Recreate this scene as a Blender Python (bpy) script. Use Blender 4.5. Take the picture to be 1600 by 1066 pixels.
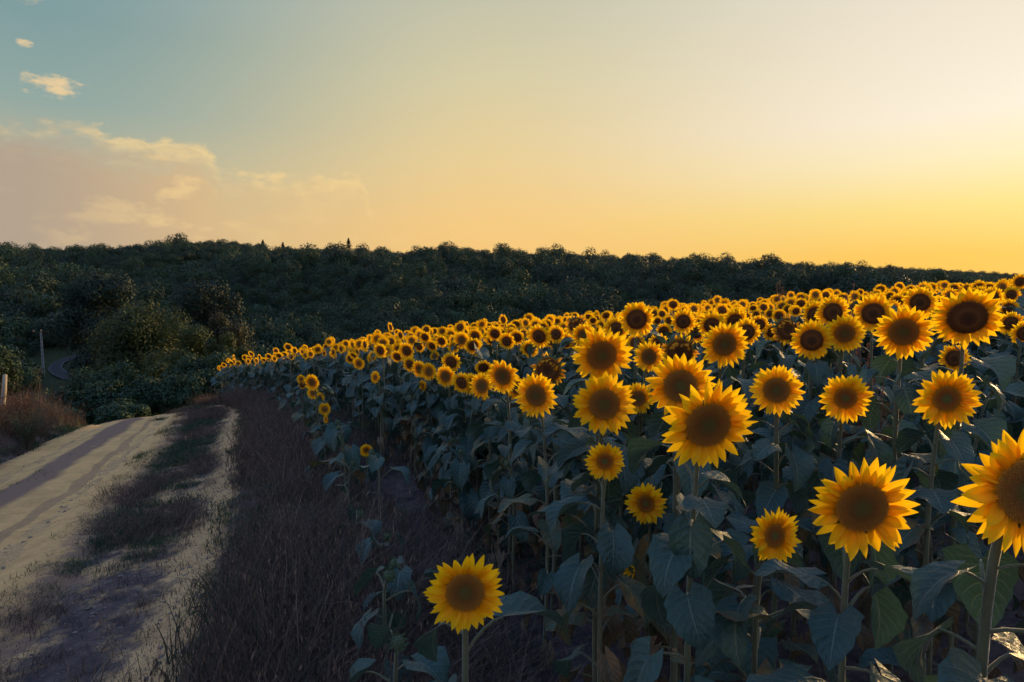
import bpy, math, random
import numpy as np
from mathutils import Vector, Matrix, Euler

for o in list(bpy.data.objects):
    bpy.data.objects.remove(o)
scene = bpy.context.scene
COL = scene.collection
R = math.radians

# ------------------------------------------------------------------ camera
cam_data = bpy.data.cameras.new("camera")
cam_data.lens = 24.0
cam_data.sensor_width = 36.0
cam_data.clip_start = 0.05
cam_data.clip_end = 6000
cam = bpy.data.objects.new("camera", cam_data)
COL.objects.link(cam)
cam.location = (0, 0, 1.9)
cam.rotation_euler = (R(90 - 2.845), 0, 0)
scene.camera = cam

# ------------------------------------------------------------------ exposure, sampling
scene.view_settings.view_transform = 'Standard'
scene.view_settings.look = 'None'
scene.view_settings.exposure = 0.2
scene.view_settings.gamma = 1.0
scene.view_settings.use_curve_mapping = False
scene.cycles.max_bounces = 6
scene.cycles.diffuse_bounces = 3
scene.cycles.glossy_bounces = 2
scene.cycles.transmission_bounces = 3
scene.cycles.transparent_max_bounces = 6
scene.cycles.volume_bounces = 0
scene.cycles.use_denoising = True
scene.cycles.use_adaptive_sampling = True
scene.cycles.adaptive_threshold = 0.02
scene.cycles.sample_clamp_indirect = 6.0

SUN_AZ, SUN_EL = 46.0, 10.0
HAZE = 0.000015

def lin(c, s=1.0):
    out = []
    for v in c:
        v = v / 255.0
        out.append((v / 12.92 if v <= 0.04045 else ((v + 0.055) / 1.055) ** 2.4) * s)
    return tuple(out) + (1.0,)

# ------------------------------------------------------------------ node helper
class NB:
    """small helper that chains shader nodes"""
    def __init__(self, nt):
        self.nt = nt
        nt.nodes.clear()
    def n(self, kind, **kw):
        nd = self.nt.nodes.new(kind)
        for k, v in kw.items():
            setattr(nd, k, v)
        return nd
    def put(self, sock, v):
        if v is None:
            return
        if isinstance(v, bpy.types.NodeSocket):
            self.nt.links.new(v, sock)
        else:
            if sock.type == 'RGBA' and not hasattr(v, '__len__'):
                v = (v, v, v, 1)
            if sock.type == 'RGBA' and len(v) == 3:
                v = tuple(v) + (1,)
            if sock.type == 'VECTOR' and not hasattr(v, '__len__'):
                v = (v, v, v)
            sock.default_value = v
    def m(self, op, a, b=None, c=None, clamp=False):
        nd = self.n('ShaderNodeMath', operation=op, use_clamp=clamp)
        for i, v in enumerate((a, b, c)):
            self.put(nd.inputs[i], v)
        return nd.outputs[0]
    def ss(self, v, lo, hi, a=0.0, b=1.0):
        nd = self.n('ShaderNodeMapRange', interpolation_type='SMOOTHSTEP')
        for s, x in zip(('Value', 'From Min', 'From Max', 'To Min', 'To Max'), (v, lo, hi, a, b)):
            self.put(nd.inputs[s], x)
        return nd.outputs['Result']
    def mix(self, f, a, b, blend='MIX'):
        nd = self.n('ShaderNodeMix', data_type='RGBA', blend_type=blend)
        self.put(nd.inputs[0], f)
        self.put(nd.inputs[6], a)
        self.put(nd.inputs[7], b)
        return nd.outputs[2]
    def ramp(self, f, stops):
        nd = self.n('ShaderNodeValToRGB')
        el = nd.color_ramp.elements
        while len(el) < len(stops):
            el.new(0.5)
        for e, (p, c) in zip(el, stops):
            e.position = p
            e.color = c if len(c) == 4 else tuple(c) + (1,)
        self.put(nd.inputs[0], f)
        return nd.outputs[0]
    def noise(self, vec, scale, detail=3, rough=0.55, dist=0.0, kind='3D'):
        nd = self.n('ShaderNodeTexNoise', noise_dimensions=kind)
        self.put(nd.inputs['Vector'], vec)
        nd.inputs['Scale'].default_value = scale
        nd.inputs['Detail'].default_value = detail
        nd.inputs['Roughness'].default_value = rough
        nd.inputs['Distortion'].default_value = dist
        return nd.outputs['Fac']
    def xyz(self, x, y, z):
        nd = self.n('ShaderNodeCombineXYZ')
        for i, v in enumerate((x, y, z)):
            self.put(nd.inputs[i], v)
        return nd.outputs[0]

# ------------------------------------------------------------------ sky
world = bpy.data.worlds.new("World")
scene.world = world
world.use_nodes = True
w = NB(world.node_tree)
tc = w.n('ShaderNodeTexCoord')
sep = w.n('ShaderNodeSeparateXYZ')
w.put(sep.inputs[0], tc.outputs['Generated'])
sx, sy, sz = sep.outputs
EL = w.m('MULTIPLY', w.m('ARCSINE', w.m('MINIMUM', w.m('MAXIMUM', sz, -0.999), 0.999)), 57.29578)
AZ = w.m('MULTIPLY', w.m('ARCTAN2', sx, sy), 57.29578)
hl = w.m('SQRT', w.m('ADD', w.m('ADD', w.m('MULTIPLY', sx, sx), w.m('MULTIPLY', sy, sy)), 1e-6))
dt = w.m('DIVIDE', w.m('ADD', w.m('MULTIPLY', sx, math.sin(R(SUN_AZ))), w.m('MULTIPLY', sy, math.cos(R(SUN_AZ)))), hl)
AS = w.m('MULTIPLY', w.m('ARCCOSINE', w.m('MINIMUM', w.m('MAXIMUM', dt, -0.999), 0.999)), 57.29578)
ef = w.m('DIVIDE', w.m('MAXIMUM', EL, 0.0), 90.0)
def sky_ramp(stops):
    return w.ramp(ef, [(e / 90.0, lin(c)) for e, c in stops])
ZEN = (108, 164, 255)
s_sun = sky_ramp([(0, (255, 190, 76)), (3.7, (255, 200, 80)), (7.1, (254, 226, 134)), (10.3, (255, 239, 192)), (13.4, (255, 242, 220)),
                  (19.8, (245, 233, 212)), (38, (214, 220, 220)), (65, (165, 194, 228)), (90, ZEN)])
s_mid = sky_ramp([(0, (253, 198, 112)), (7, (252, 207, 132)), (12, (240, 212, 152)), (18, (222, 210, 168)), (25, (198, 198, 175)),
                  (42, (166, 190, 208)), (90, ZEN)])
s_off = sky_ramp([(0, (215, 180, 130)), (6, (207, 186, 147)), (10, (186, 184, 158)), (14, (150, 172, 165)), (19.4, (131, 161, 162)),
                  (42, (132, 170, 205)), (90, ZEN)])
s_back = sky_ramp([(0, (220, 204, 208)), (10, (212, 206, 224)), (30, (178, 202, 248)), (90, ZEN)])
c = w.mix(w.ss(AS, 9, 50), s_sun, s_mid)
c = w.mix(w.ss(AS, 46, 81), c, s_off)
c = w.mix(w.ss(AS, 84, 150), c, s_back)
nish = w.n('ShaderNodeTexSky', sky_type='NISHITA', sun_disc=False)
nish.sun_elevation = R(SUN_EL)
nish.sun_rotation = R(SUN_AZ)
nish.air_density = 1.0
nish.dust_density = 2.0
nish.ozone_density = 2.0
nsky = w.mix(1.0, nish.outputs[0], (0.05, 0.05, 0.05), 'MULTIPLY')
c = w.mix(0.06, c, nsky)
# cloud bank low on the side away from the sun
cv = w.xyz(w.m('MULTIPLY', AZ, 0.10), w.m('MULTIPLY', EL, 0.22), 0.0)
n1 = w.m('SUBTRACT', w.noise(cv, 1.7, 4, 0.6, 0.0, '2D'), 0.5)
n2 = w.m('SUBTRACT', w.noise(cv, 5.2, 3, 0.65, 0.0, '2D'), 0.5)
topc = w.n('ShaderNodeFloatCurve')
cu = topc.mapping.curves[0]
pts = [(0.0, 0.30), (0.35, 0.50), (0.55, 0.68), (0.63, 0.655), (0.686, 0.645), (0.706, 0.615), (0.758, 0.62), (0.773, 0.525), (0.82, 0.515), (0.872, 0.53), (0.885, 0.40), (1.0, 0.10)]
cu.points[0].location = pts[0]
cu.points[1].location = pts[-1]
for p_ in pts[1:-1]:
    cu.points.new(*p_)
topc.mapping.update()
w.put(topc.inputs['Value'], w.m('DIVIDE', w.m('ADD', AZ, 100.0), 100.0, clamp=True))
top = w.m('MULTIPLY', topc.outputs[0], 20.0)
s_ = w.m('ADD', w.m('SUBTRACT', top, EL), w.m('ADD', w.m('MULTIPLY', n1, 2.6), w.m('MULTIPLY', n2, 2.4)))
tier = w.m('MULTIPLY', w.ss(AZ, -26, -20), w.ss(s_, 0.9, 2.4))
cov = w.m('MULTIPLY', w.ss(s_, -0.1, 0.9), w.m('SUBTRACT', 1.0, w.m('MULTIPLY', tier, 0.75)))
edge = w.m('MULTIPLY', w.ss(s_, 2.2, 0.3), w.ss(n1, -0.18, 0.12))
body = w.ss(s_, 0.6, 3.6)
fade = w.ss(AZ, -9, -17)
patch = w.m('MULTIPLY', w.ss(n1, 0.02, 0.18), w.ss(AZ, -40, -22))
ccol = w.mix(w.ss(AZ, -16, -38), lin((232, 194, 136)), lin((178, 160, 142)))
c = w.mix(w.m('MULTIPLY', w.m('MULTIPLY', cov, w.m('ADD', w.m('MULTIPLY', body, 0.68), 0.26)), fade), c, ccol)
lit = w.m('MULTIPLY', w.m('MULTIPLY', cov, w.m('MAXIMUM', edge, w.m('MULTIPLY', patch, 0.7))), w.ss(AZ, -6, -16))
c = w.mix(w.m('MULTIPLY', lit, 0.75), c, lin((250, 216, 150)))
# two small puffs above the bank
def puff(az, el, ra, re, amt):
    global c
    dx = w.m('DIVIDE', w.m('SUBTRACT', AZ, az), ra)
    dy = w.m('DIVIDE', w.m('SUBTRACT', EL, el), re)
    rr = w.m('ADD', w.m('MULTIPLY', dx, dx), w.m('MULTIPLY', dy, dy))
    v = w.m('ADD', w.m('SUBTRACT', 1.0, rr), w.m('ADD', w.m('MULTIPLY', n2, 5.2), w.m('MULTIPLY', n1, 2.2)))
    c = w.mix(w.m('MULTIPLY', w.ss(v, 0.2, 1.9), amt), c, lin((240, 208, 156)))
puff(-33.4, 14.9, 1.9, 0.75, 0.85)
puff(-34.9, 17.2, 0.5, 0.3, 0.8)
puff(-34.6, 20.0, 1.5, 0.4, 0.35)
bg = w.n('ShaderNodeBackground')
w.put(bg.inputs['Color'], c)
bg.inputs['Strength'].default_value = 0.87
wo = w.n('ShaderNodeOutputWorld')
world.node_tree.links.new(bg.outputs[0], wo.inputs[0])

# ------------------------------------------------------------------ sun
sd = bpy.data.lights.new("sun", 'SUN')
sd.energy = 5.0
sd.angle = R(8.0)
sd.color = (1.0, 0.64, 0.27)
sun = bpy.data.objects.new("sun", sd)
COL.objects.link(sun)
sv = Vector((math.sin(R(SUN_AZ)) * math.cos(R(SUN_EL)), math.cos(R(SUN_AZ)) * math.cos(R(SUN_EL)), math.sin(R(SUN_EL))))
sun.rotation_euler = (-sv).to_track_quat('-Z', 'Y').to_euler()
sun.location = (30, 30, 20)

# ------------------------------------------------------------------ terrain shape
RX = [-2000, -309, -247, -216, -186, -158, -133, -117, -77, -50, -31, 6, 31, 62, 108, 155, 180, 216, 278, 500, 3000]
RH = [26.0, 26.0, 27.3, 30.0, 27.9, 30.7, 31.6, 27.9, 28.3, 26.5, 28.3, 26.5, 26.2, 24.6, 22.1, 19.4, 16.0, 11.0, 5.1, -1.1, -2.6]
def ground(x, y):
    x = np.asarray(x, float); y = np.asarray(y, float)
    xe = 25 * np.tanh(x / 25)
    near = .09 * xe - .004 * np.minimum(xe, 0) ** 2 - .0028 * np.maximum(xe - 4, 0) ** 2
    yc = y - 14
    near = near - (.004 * np.clip(yc, 0, 14) ** 2 + .112 * np.clip(yc - 14, 0, None))
    near = np.maximum(near, -60)
    hr = 1.9 + np.interp(x, RX, RH) - 6.5
    t = np.clip((y - 118) / 212, 0, 1); t = t * (1.35 - .35 * t)
    b = np.sin(x * .045 + 1.3) * np.sin(y * .05 + .4 + x * .012) * 3.6 + np.sin(x * .021 + y * .034) * 2.6
    hill = -11 + (hr + 11) * t + b * np.sin(np.pi * np.clip(t, 0, 1))
    hill = hill - np.clip(y - 335, 0, 220) * .12
    h2 = np.interp(x, [-800, 300, 386, 562, 800, 1600], [30, 38, 38, 28.5, 14, -5])
    h2 = -14 + (h2 + 14) * np.exp(-((y - 760) / 150) ** 2)
    far = np.where(y > 420, np.maximum(hill, h2), hill)
    k = 1.5
    h = np.clip(.5 + .5 * (far - near) / k, 0, 1)
    return near * (1 - h) + far * h + k * h * (1 - h)
def G(x, y):
    return float(ground(x, y))

NRNG = np.random.RandomState(11)
LAT = NRNG.rand(256, 256)
def vnoise(x, y, s):
    x = np.asarray(x, float) / s; y = np.asarray(y, float) / s
    xi = np.floor(x).astype(int); yi = np.floor(y).astype(int)
    fx = x - xi; fy = y - yi
    fx = fx * fx * (3 - 2 * fx); fy = fy * fy * (3 - 2 * fy)
    a = LAT[xi % 256, yi % 256]; b = LAT[(xi + 1) % 256, yi % 256]
    c_ = LAT[xi % 256, (yi + 1) % 256]; d = LAT[(xi + 1) % 256, (yi + 1) % 256]
    return (a * (1 - fx) + b * fx) * (1 - fy) + (c_ * (1 - fx) + d * fx) * fy
def fbm(x, y, s):
    return vnoise(x, y, s) * .55 + vnoise(x + 31, y + 7, s * .47) * .3 + vnoise(x + 3, y + 71, s * .21) * .15

# the lines that lay out the place (x at distance y)
ROAD_Y = [-6, 0, 5, 6.8, 10.3, 15, 20, 23, 26, 30, 36]
ROAD_X = [-2.5, -3.5, -5.25, -5.95, -7.2, -9.0, -11.2, -12.8, -15.2, -19.5, -27]
ROAD_W = 3.1
TRACK_Y = [-4, 0, 4.3, 9.1, 12.6, 17.4, 22, 26]
TRACK_X = [-0.9, -1.3, -2.15, -3.9, -5.25, -7.15, -9.8, -13]
EDGE_Y = [-3, 0, 1.5, 4, 6.5, 9.6, 14, 20, 26, 34]
EDGE_X = [.3, .15, -.1, -.75, -1.6, -2.65, -4.7, -8.2, -12, -18]
MAIN_Y = [-3, 0, 2, 2.5, 4, 5.8, 9.5, 13.5, 18, 20, 26, 34]
MAIN_X = [2.4, 1.7, 1.05, .9, .34, -.22, -1.3, -3.3, -6.6, -8, -12, -18]
def road_x(y): return np.interp(y, ROAD_Y, ROAD_X)
def track_x(y): return np.interp(y, TRACK_Y, TRACK_X)
def edge_x(y): return np.interp(y, EDGE_Y, EDGE_X)
def main_x(y): return np.interp(y, MAIN_Y, MAIN_X)
def relief(x, y):
    """small bumps and the banks beside the tracks"""
    x = np.asarray(x, float); y = np.asarray(y, float)
    nearm = np.clip((60 - y) / 20, 0, 1)
    d = (fbm(x, y, 1.1) - .5) * .10 + (fbm(x + 9, y, .35) - .5) * .045
    mid = (track_x(y) + edge_x(y)) / 2
    d = d + .16 * np.exp(-((x - mid) / .55) ** 2)
    lb = road_x(y) - ROAD_W / 2 - .35
    d = d + .85 * (1 - np.exp(-np.clip(lb - x, 0, None) / 1.0))
    onroad = np.exp(-((x - road_x(y)) / 1.5) ** 4)
    return d * nearm * (1 - .75 * onroad)
def GR(x, y):
    return ground(x, y) + relief(x, y)

# ------------------------------------------------------------------ mesh helpers
def props(o, label=None, category=None, group=None, kind=None):
    if label: o["label"] = label
    if category: o["category"] = category
    if group: o["group"] = group
    if kind: o["kind"] = kind
    return o

class Geo:
    def __init__(self):
        self.V = []; self.F = []; self.U = []; self.M = []; self.n = 0
    def add(self, V, F, U=None, mat=0, mtx=None):
        V = np.asarray(V, float)
        if mtx is not None:
            A = np.array(mtx)
            V = V @ A[:3, :3].T + A[:3, 3]
        self.V.append(V)
        self.U.append(np.zeros((len(V), 2)) if U is None else np.asarray(U, float))
        if np.isscalar(mat):
            self.M += [mat] * len(F)
        else:
            self.M += list(mat)
        n = self.n
        self.F += [tuple(i + n for i in f) for f in F]
        self.n += len(V)
        return self
    def join(self, g, mtx=None, matmap=None):
        mats = g.M if matmap is None else [matmap[i] for i in g.M]
        return self.add(np.vstack(g.V), g.F, np.vstack(g.U), mats, mtx)
    def mesh(self, name, mats, smooth=True):
        me = bpy.data.meshes.new(name)
        V = np.vstack(self.V); U = np.vstack(self.U)
        tot = np.array([len(f) for f in self.F], dtype=np.int32)
        idx = np.fromiter((i for f in self.F for i in f), dtype=np.int32)
        me.vertices.add(len(V)); me.loops.add(len(idx)); me.polygons.add(len(tot))
        me.vertices.foreach_set("co", V.astype(np.float32).ravel())
        me.loops.foreach_set("vertex_index", idx)
        me.polygons.foreach_set("loop_start", np.concatenate(([0], np.cumsum(tot)[:-1])).astype(np.int32))
        me.polygons.foreach_set("loop_total", tot)
        uv = me.uv_layers.new(name="UVMap")
        uv.data.foreach_set("uv", U[idx].astype(np.float32).ravel())
        for m_ in mats:
            me.materials.append(m_)
        me.polygons.foreach_set("material_index", np.array(self.M, dtype=np.int32))
        me.polygons.foreach_set("use_smooth", np.full(len(tot), bool(smooth)))
        me.update(calc_edges=True)
        return me

def link(name, data, parent=None, mtx=None):
    o = bpy.data.objects.new(name, data)
    COL.objects.link(o)
    if parent is not None:
        o.parent = parent
    if mtx is not None:
        o.matrix_basis = mtx
    return o

def tube(path, rad, sides=6, cap=True):
    P = np.asarray(path, float); n = len(P)
    rad = np.broadcast_to(np.asarray(rad, float), (n,))
    T = np.gradient(P, axis=0)
    T /= np.linalg.norm(T, axis=1)[:, None] + 1e-9
    ref = np.array([0.13, 0.97, 0.2])
    if abs(np.dot(T[0], ref)) > .9: ref = np.array([1., 0, 0])
    V = []; U = []
    for i in range(n):
        a = np.cross(T[i], ref); a /= np.linalg.norm(a) + 1e-9
        b = np.cross(T[i], a)
        for k in range(sides):
            th = 2 * math.pi * k / sides
            V.append(P[i] + rad[i] * (math.cos(th) * a + math.sin(th) * b))
            U.append((k / sides, i / (n - 1)))
    F = []
    for i in range(n - 1):
        for k in range(sides):
            k2 = (k + 1) % sides
            F.append((i * sides + k, i * sides + k2, (i + 1) * sides + k2, (i + 1) * sides + k))
    if cap:
        F.append(tuple((n - 1) * sides + k for k in range(sides)))
        F.append(tuple(reversed(range(sides))))
    return V, F, U

def box(cx, cy, cz, dx, dy, dz):
    V = [(cx + a * dx / 2, cy + b * dy / 2, cz + e * dz / 2) for a in (-1, 1) for b in (-1, 1) for e in (-1, 1)]
    F = [(0, 1, 3, 2), (4, 6, 7, 5), (0, 4, 5, 1), (2, 3, 7, 6), (0, 2, 6, 4), (1, 5, 7, 3)]
    return V, F

def bez(p0, p1, p2, p3, n):
    t = np.linspace(0, 1, n)[:, None]
    p0, p1, p2, p3 = (np.asarray(p, float) for p in (p0, p1, p2, p3))
    return (1 - t) ** 3 * p0 + 3 * (1 - t) ** 2 * t * p1 + 3 * (1 - t) * t * t * p2 + t ** 3 * p3

# ------------------------------------------------------------------ scattering of uncountable stuff
def scatter(name, pts, rots, scales, idx, meshes, label=None, category=None):
    src = bpy.data.collections.new(name + "_source")
    for i, me in enumerate(meshes):
        so = bpy.data.objects.new("%s_kind_%s" % (name, chr(97 + i)), me)
        src.objects.link(so)
    me = bpy.data.meshes.new(name)
    pts = np.asarray(pts, np.float32)
    me.vertices.add(len(pts))
    me.vertices.foreach_set("co", pts.ravel())
    a = me.attributes.new("turn", 'FLOAT_VECTOR', 'POINT'); a.data.foreach_set("vector", np.asarray(rots, np.float32).ravel())
    a = me.attributes.new("size", 'FLOAT_VECTOR', 'POINT'); a.data.foreach_set("vector", np.asarray(scales, np.float32).ravel())
    a = me.attributes.new("pick", 'INT', 'POINT'); a.data.foreach_set("value", np.asarray(idx, np.int32))
    ob = link(name, me)
    ng = bpy.data.node_groups.new(name + "_scatter", 'GeometryNodeTree')
    ng.interface.new_socket("Geometry", in_out='INPUT', socket_type='NodeSocketGeometry')
    ng.interface.new_socket("Geometry", in_out='OUTPUT', socket_type='NodeSocketGeometry')
    N = ng.nodes; L = ng.links
    gi = N.new('NodeGroupInput'); go = N.new('NodeGroupOutput')
    ci = N.new('GeometryNodeCollectionInfo')
    ci.inputs['Collection'].default_value = src
    ci.inputs['Separate Children'].default_value = True
    ci.inputs['Reset Children'].default_value = True
    ip = N.new('GeometryNodeInstanceOnPoints')
    ip.inputs['Pick Instance'].default_value = True
    def attr(nm, ty):
        nd = N.new('GeometryNodeInputNamedAttribute'); nd.data_type = ty
        nd.inputs['Name'].default_value = nm
        return nd.outputs['Attribute']
    L.new(gi.outputs[0], ip.inputs['Points'])
    L.new(ci.outputs[0], ip.inputs['Instance'])
    L.new(attr("pick", 'INT'), ip.inputs['Instance Index'])
    er = N.new('FunctionNodeEulerToRotation')
    L.new(attr("turn", 'FLOAT_VECTOR'), er.inputs[0])
    L.new(er.outputs[0], ip.inputs['Rotation'])
    L.new(attr("size", 'FLOAT_VECTOR'), ip.inputs['Scale'])
    L.new(ip.outputs[0], go.inputs[0])
    md = ob.modifiers.new("scatter", 'NODES'); md.node_group = ng
    props(ob, label, category, kind='stuff')
    return ob

# ------------------------------------------------------------------ materials
def material(name):
    m_ = bpy.data.materials.new(name)
    m_.use_nodes = True
    return m_, NB(m_.node_tree)
def finish(b, shader):
    o = b.n('ShaderNodeOutputMaterial')
    b.nt.links.new(shader, o.inputs[0])
def bsdf(b, color, rough=.6, spec=.3, normal=None, sheen=0.0):
    p = b.n('ShaderNodeBsdfPrincipled')
    b.put(p.inputs['Base Color'], color)
    b.put(p.inputs['Roughness'], rough)
    p.inputs['Specular IOR Level'].default_value = spec
    if sheen:
        p.inputs['Sheen Weight'].default_value = sheen
        p.inputs['Sheen Roughness'].default_value = .4
    if normal is not None:
        b.put(p.inputs['Normal'], normal)
    return p.outputs[0]
def bump(b, h, strength=.4, dist=.01):
    nd = b.n('ShaderNodeBump')
    nd.inputs['Strength'].default_value = strength
    nd.inputs['Distance'].default_value = dist
    b.put(nd.inputs['Height'], h)
    return nd.outputs[0]
def add_translucent(b, shader, color, fac):
    t = b.n('ShaderNodeBsdfTranslucent')
    b.put(t.inputs['Color'], color)
    mx = b.n('ShaderNodeMixShader')
    b.put(mx.inputs[0], fac)
    b.nt.links.new(shader, mx.inputs[1]); b.nt.links.new(t.outputs[0], mx.inputs[2])
    return mx.outputs[0]
def rnd(b):
    return b.n('ShaderNodeObjectInfo').outputs['Random']

def leaf_material(name, ca, cb, spot=0.0, trans=.18):
    m_, b = material(name)
    uvn = b.n('ShaderNodeUVMap'); sp = b.n('ShaderNodeSeparateXYZ')
    b.put(sp.inputs[0], uvn.outputs[0])
    au = b.m('MULTIPLY', b.m('ABSOLUTE', b.m('SUBTRACT', sp.outputs[0], .5)), 2.0)
    rib = b.ss(au, .075, .015)
    fr = b.m('FRACT', b.m('MULTIPLY', b.m('SUBTRACT', sp.outputs[1], b.m('MULTIPLY', au, .34)), 7.0))
    side = b.m('MULTIPLY', b.ss(b.m('ABSOLUTE', b.m('SUBTRACT', fr, .5)), .085, .02), b.ss(au, 1.0, .5))
    vein = b.m('MAXIMUM', rib, b.m('MULTIPLY', side, .65))
    tcn = b.n('ShaderNodeTexCoord')
    r_ = rnd(b)
    off = b.n('ShaderNodeVectorMath', operation='ADD')
    b.put(off.inputs[0], tcn.outputs['Object']); b.put(off.inputs[1], b.xyz(b.m('MULTIPLY', r_, 37.0), 0.0, 0.0))
    nz = b.noise(off.outputs[0], 14, 4, .6)
    col = b.mix(b.m('ADD', b.m('MULTIPLY', r_, .6), b.m('MULTIPLY', nz, .4)), ca, cb)
    nd_ = b.noise(off.outputs[0], 5, 5, .7)
    col = b.mix(b.m('MULTIPLY', b.ss(nd_, .42, .72), .42), col, (.055, .108, .100))
    col = b.mix(b.m('MULTIPLY', vein, .70), col, (.13, .20, .17))
    if spot:
        nz2 = b.noise(off.outputs[0], 9, 5, .65)
        col = b.mix(b.m('MULTIPLY', b.ss(nz2, .50, .62), spot), col, (.22, .13, .035))
        edge_ = b.m('MULTIPLY', b.ss(au, .55, 1.0), b.ss(nz, .40, .6))
        col = b.mix(b.m('MULTIPLY', edge_, spot), col, (.12, .06, .03))
    puck = b.m('MULTIPLY', b.m('SUBTRACT', .5, b.m('ABSOLUTE', b.m('SUBTRACT', fr, .5))), -.35)
    h = b.m('ADD', b.m('ADD', b.m('MULTIPLY', vein, -.5), puck), b.m('MULTIPLY', b.noise(off.outputs[0], 45, 3, .6), .9))
    sh = bsdf(b, col, .52, .4, bump(b, h, .9, .010), sheen=.12)
    tcol = b.mix(.3, col, (.08, .14, .03))
    finish(b, add_translucent(b, sh, tcol, trans))
    return m_

M_LEAF = leaf_material("sunflower_leaf", (.010, .046, .048), (.028, .078, .068))
M_LEAF_SPOT = leaf_material("sunflower_leaf_spotted", (.032, .068, .045), (.060, .085, .045), .8)
M_LEAF_DEAD = leaf_material("sunflower_leaf_withered", (.085, .055, .035), (.16, .105, .05), .5, .1)

def simple(name, ca, cb, scale=8, rough=.8, spec=.2, bmp=.3, trans=0.0, tcol=None, use_rnd=.5, sheen=0.0):
    m_, b = material(name)
    tcn = b.n('ShaderNodeTexCoord')
    nz = b.noise(tcn.outputs['Object'], scale, 5, .6)
    f = b.m('ADD', b.m('MULTIPLY', nz, 1 - use_rnd), b.m('MULTIPLY', rnd(b), use_rnd), clamp=True)
    col = b.mix(f, ca, cb)
    sh = bsdf(b, col, rough, spec, bump(b, nz, bmp, .01) if bmp else None, sheen=sheen)
    if trans:
        sh = add_translucent(b, sh, tcol if tcol else col, trans)
    finish(b, sh)
    return m_

M_STEM = simple("sunflower_stem", (.075, .095, .052), (.13, .14, .080), 40, .6, .3, .5, sheen=.5)
M_CALYX = simple("sunflower_bract", (.045, .085, .045), (.075, .12, .06), 20, .6, .3, .3, .12, sheen=.3)

m_, b = material("sunflower_petal")
uvn = b.n('ShaderNodeUVMap'); sp = b.n('ShaderNodeSeparateXYZ'); b.put(sp.inputs[0], uvn.outputs[0])
r_ = rnd(b)
pc = b.ramp(sp.outputs[1], [(0.0, (.66, .20, .003)), (.20, (.95, .43, .004)), (.55, (1.0, .58, .005)), (1.0, (1.0, .66, .007))])
streak = b.noise(b.xyz(b.m('MULTIPLY', sp.outputs[0], 9.0), b.m('MULTIPLY', sp.outputs[1], 1.2), b.m('MULTIPLY', r_, 20.0)), 1.0, 3, .6)
pc = b.mix(b.m('MULTIPLY', b.ss(streak, .45, .7), .35), pc, (.90, .34, .004))
pc = b.mix(b.m('MULTIPLY', r_, .22), pc, (.96, .46, .005))
sh = bsdf(b, pc, .55, .2, bump(b, streak, .4, .004))
finish(b, add_translucent(b, sh, b.mix(.5, pc, (1.0, .68, .012)), .5))
M_PETAL = m_
m_, b = material("sunflower_petal_withered")
uvn = b.n('ShaderNodeUVMap'); sp = b.n('ShaderNodeSeparateXYZ'); b.put(sp.inputs[0], uvn.outputs[0])
pc = b.ramp(sp.outputs[1], [(0.0, (.50, .15, .006)), (.4, (.85, .36, .008)), (1.0, (.62, .30, .03))])
sh = bsdf(b, pc, .6, .2)
finish(b, add_translucent(b, sh, pc, .45))
M_PETAL_OLD = m_

def disc_material(name, stops, spk=(.30, .13, .03)):
    m_, b = material(name)
    uvn = b.n('ShaderNodeUVMap'); sp = b.n('ShaderNodeSeparateXYZ'); b.put(sp.inputs[0], uvn.outputs[0])
    vor = b.n('ShaderNodeTexVoronoi')
    tcn = b.n('ShaderNodeTexCoord')
    b.put(vor.inputs['Vector'], tcn.outputs['Object'])
    vor.inputs['Scale'].default_value = 26
    nz = b.noise(tcn.outputs['Object'], 7, 3, .6)
    rr = b.m('ADD', sp.outputs[0], b.m('MULTIPLY', b.m('SUBTRACT', nz, .5), .10))
    col = b.ramp(rr, stops)
    col = b.mix(.18, col, (.02, .009, .004))
    col = b.mix(b.m('MULTIPLY', b.ss(sp.outputs[1], .25, .9), .95), col, spk)
    h = vor.outputs['Distance']
    finish(b, bsdf(b, col, .85, .15, bump(b, h, .6, .02)))
    return m_
M_DISC_F = disc_material("sunflower_disc_open", [(0, (0.149, 0.135, 0.0405)), (.28, (0.162, 0.115, 0.0297)), (.45, (0.23, 0.0945, 0.0243)), (.60, (0.324, 0.128, 0.0297)), (.85, (0.486, 0.209, 0.0405)), (1, (0.8, 0.351, 0.0351))], (0.8, 0.405, 0.0675))
M_DISC_M = disc_material("sunflower_disc_ripe", [(0, (0.0878, 0.0405, 0.0203)), (.35, (0.115, 0.0486, 0.0216)), (.50, (0.23, 0.0945, 0.0297)), (.70, (0.162, 0.0648, 0.0243)), (.9, (0.149, 0.0594, 0.0216)), (1, (0.54, 0.216, 0.027))], (0.324, 0.135, 0.0324))
M_DISC_Y = disc_material("sunflower_disc_young", [(0, (0.176, 0.169, 0.0473)), (.32, (0.189, 0.149, 0.0405)), (.45, (0.338, 0.101, 0.0243)), (.72, (0.513, 0.162, 0.027)), (1, (0.8, 0.378, 0.0324))], (0.8, 0.459, 0.0405))

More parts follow.
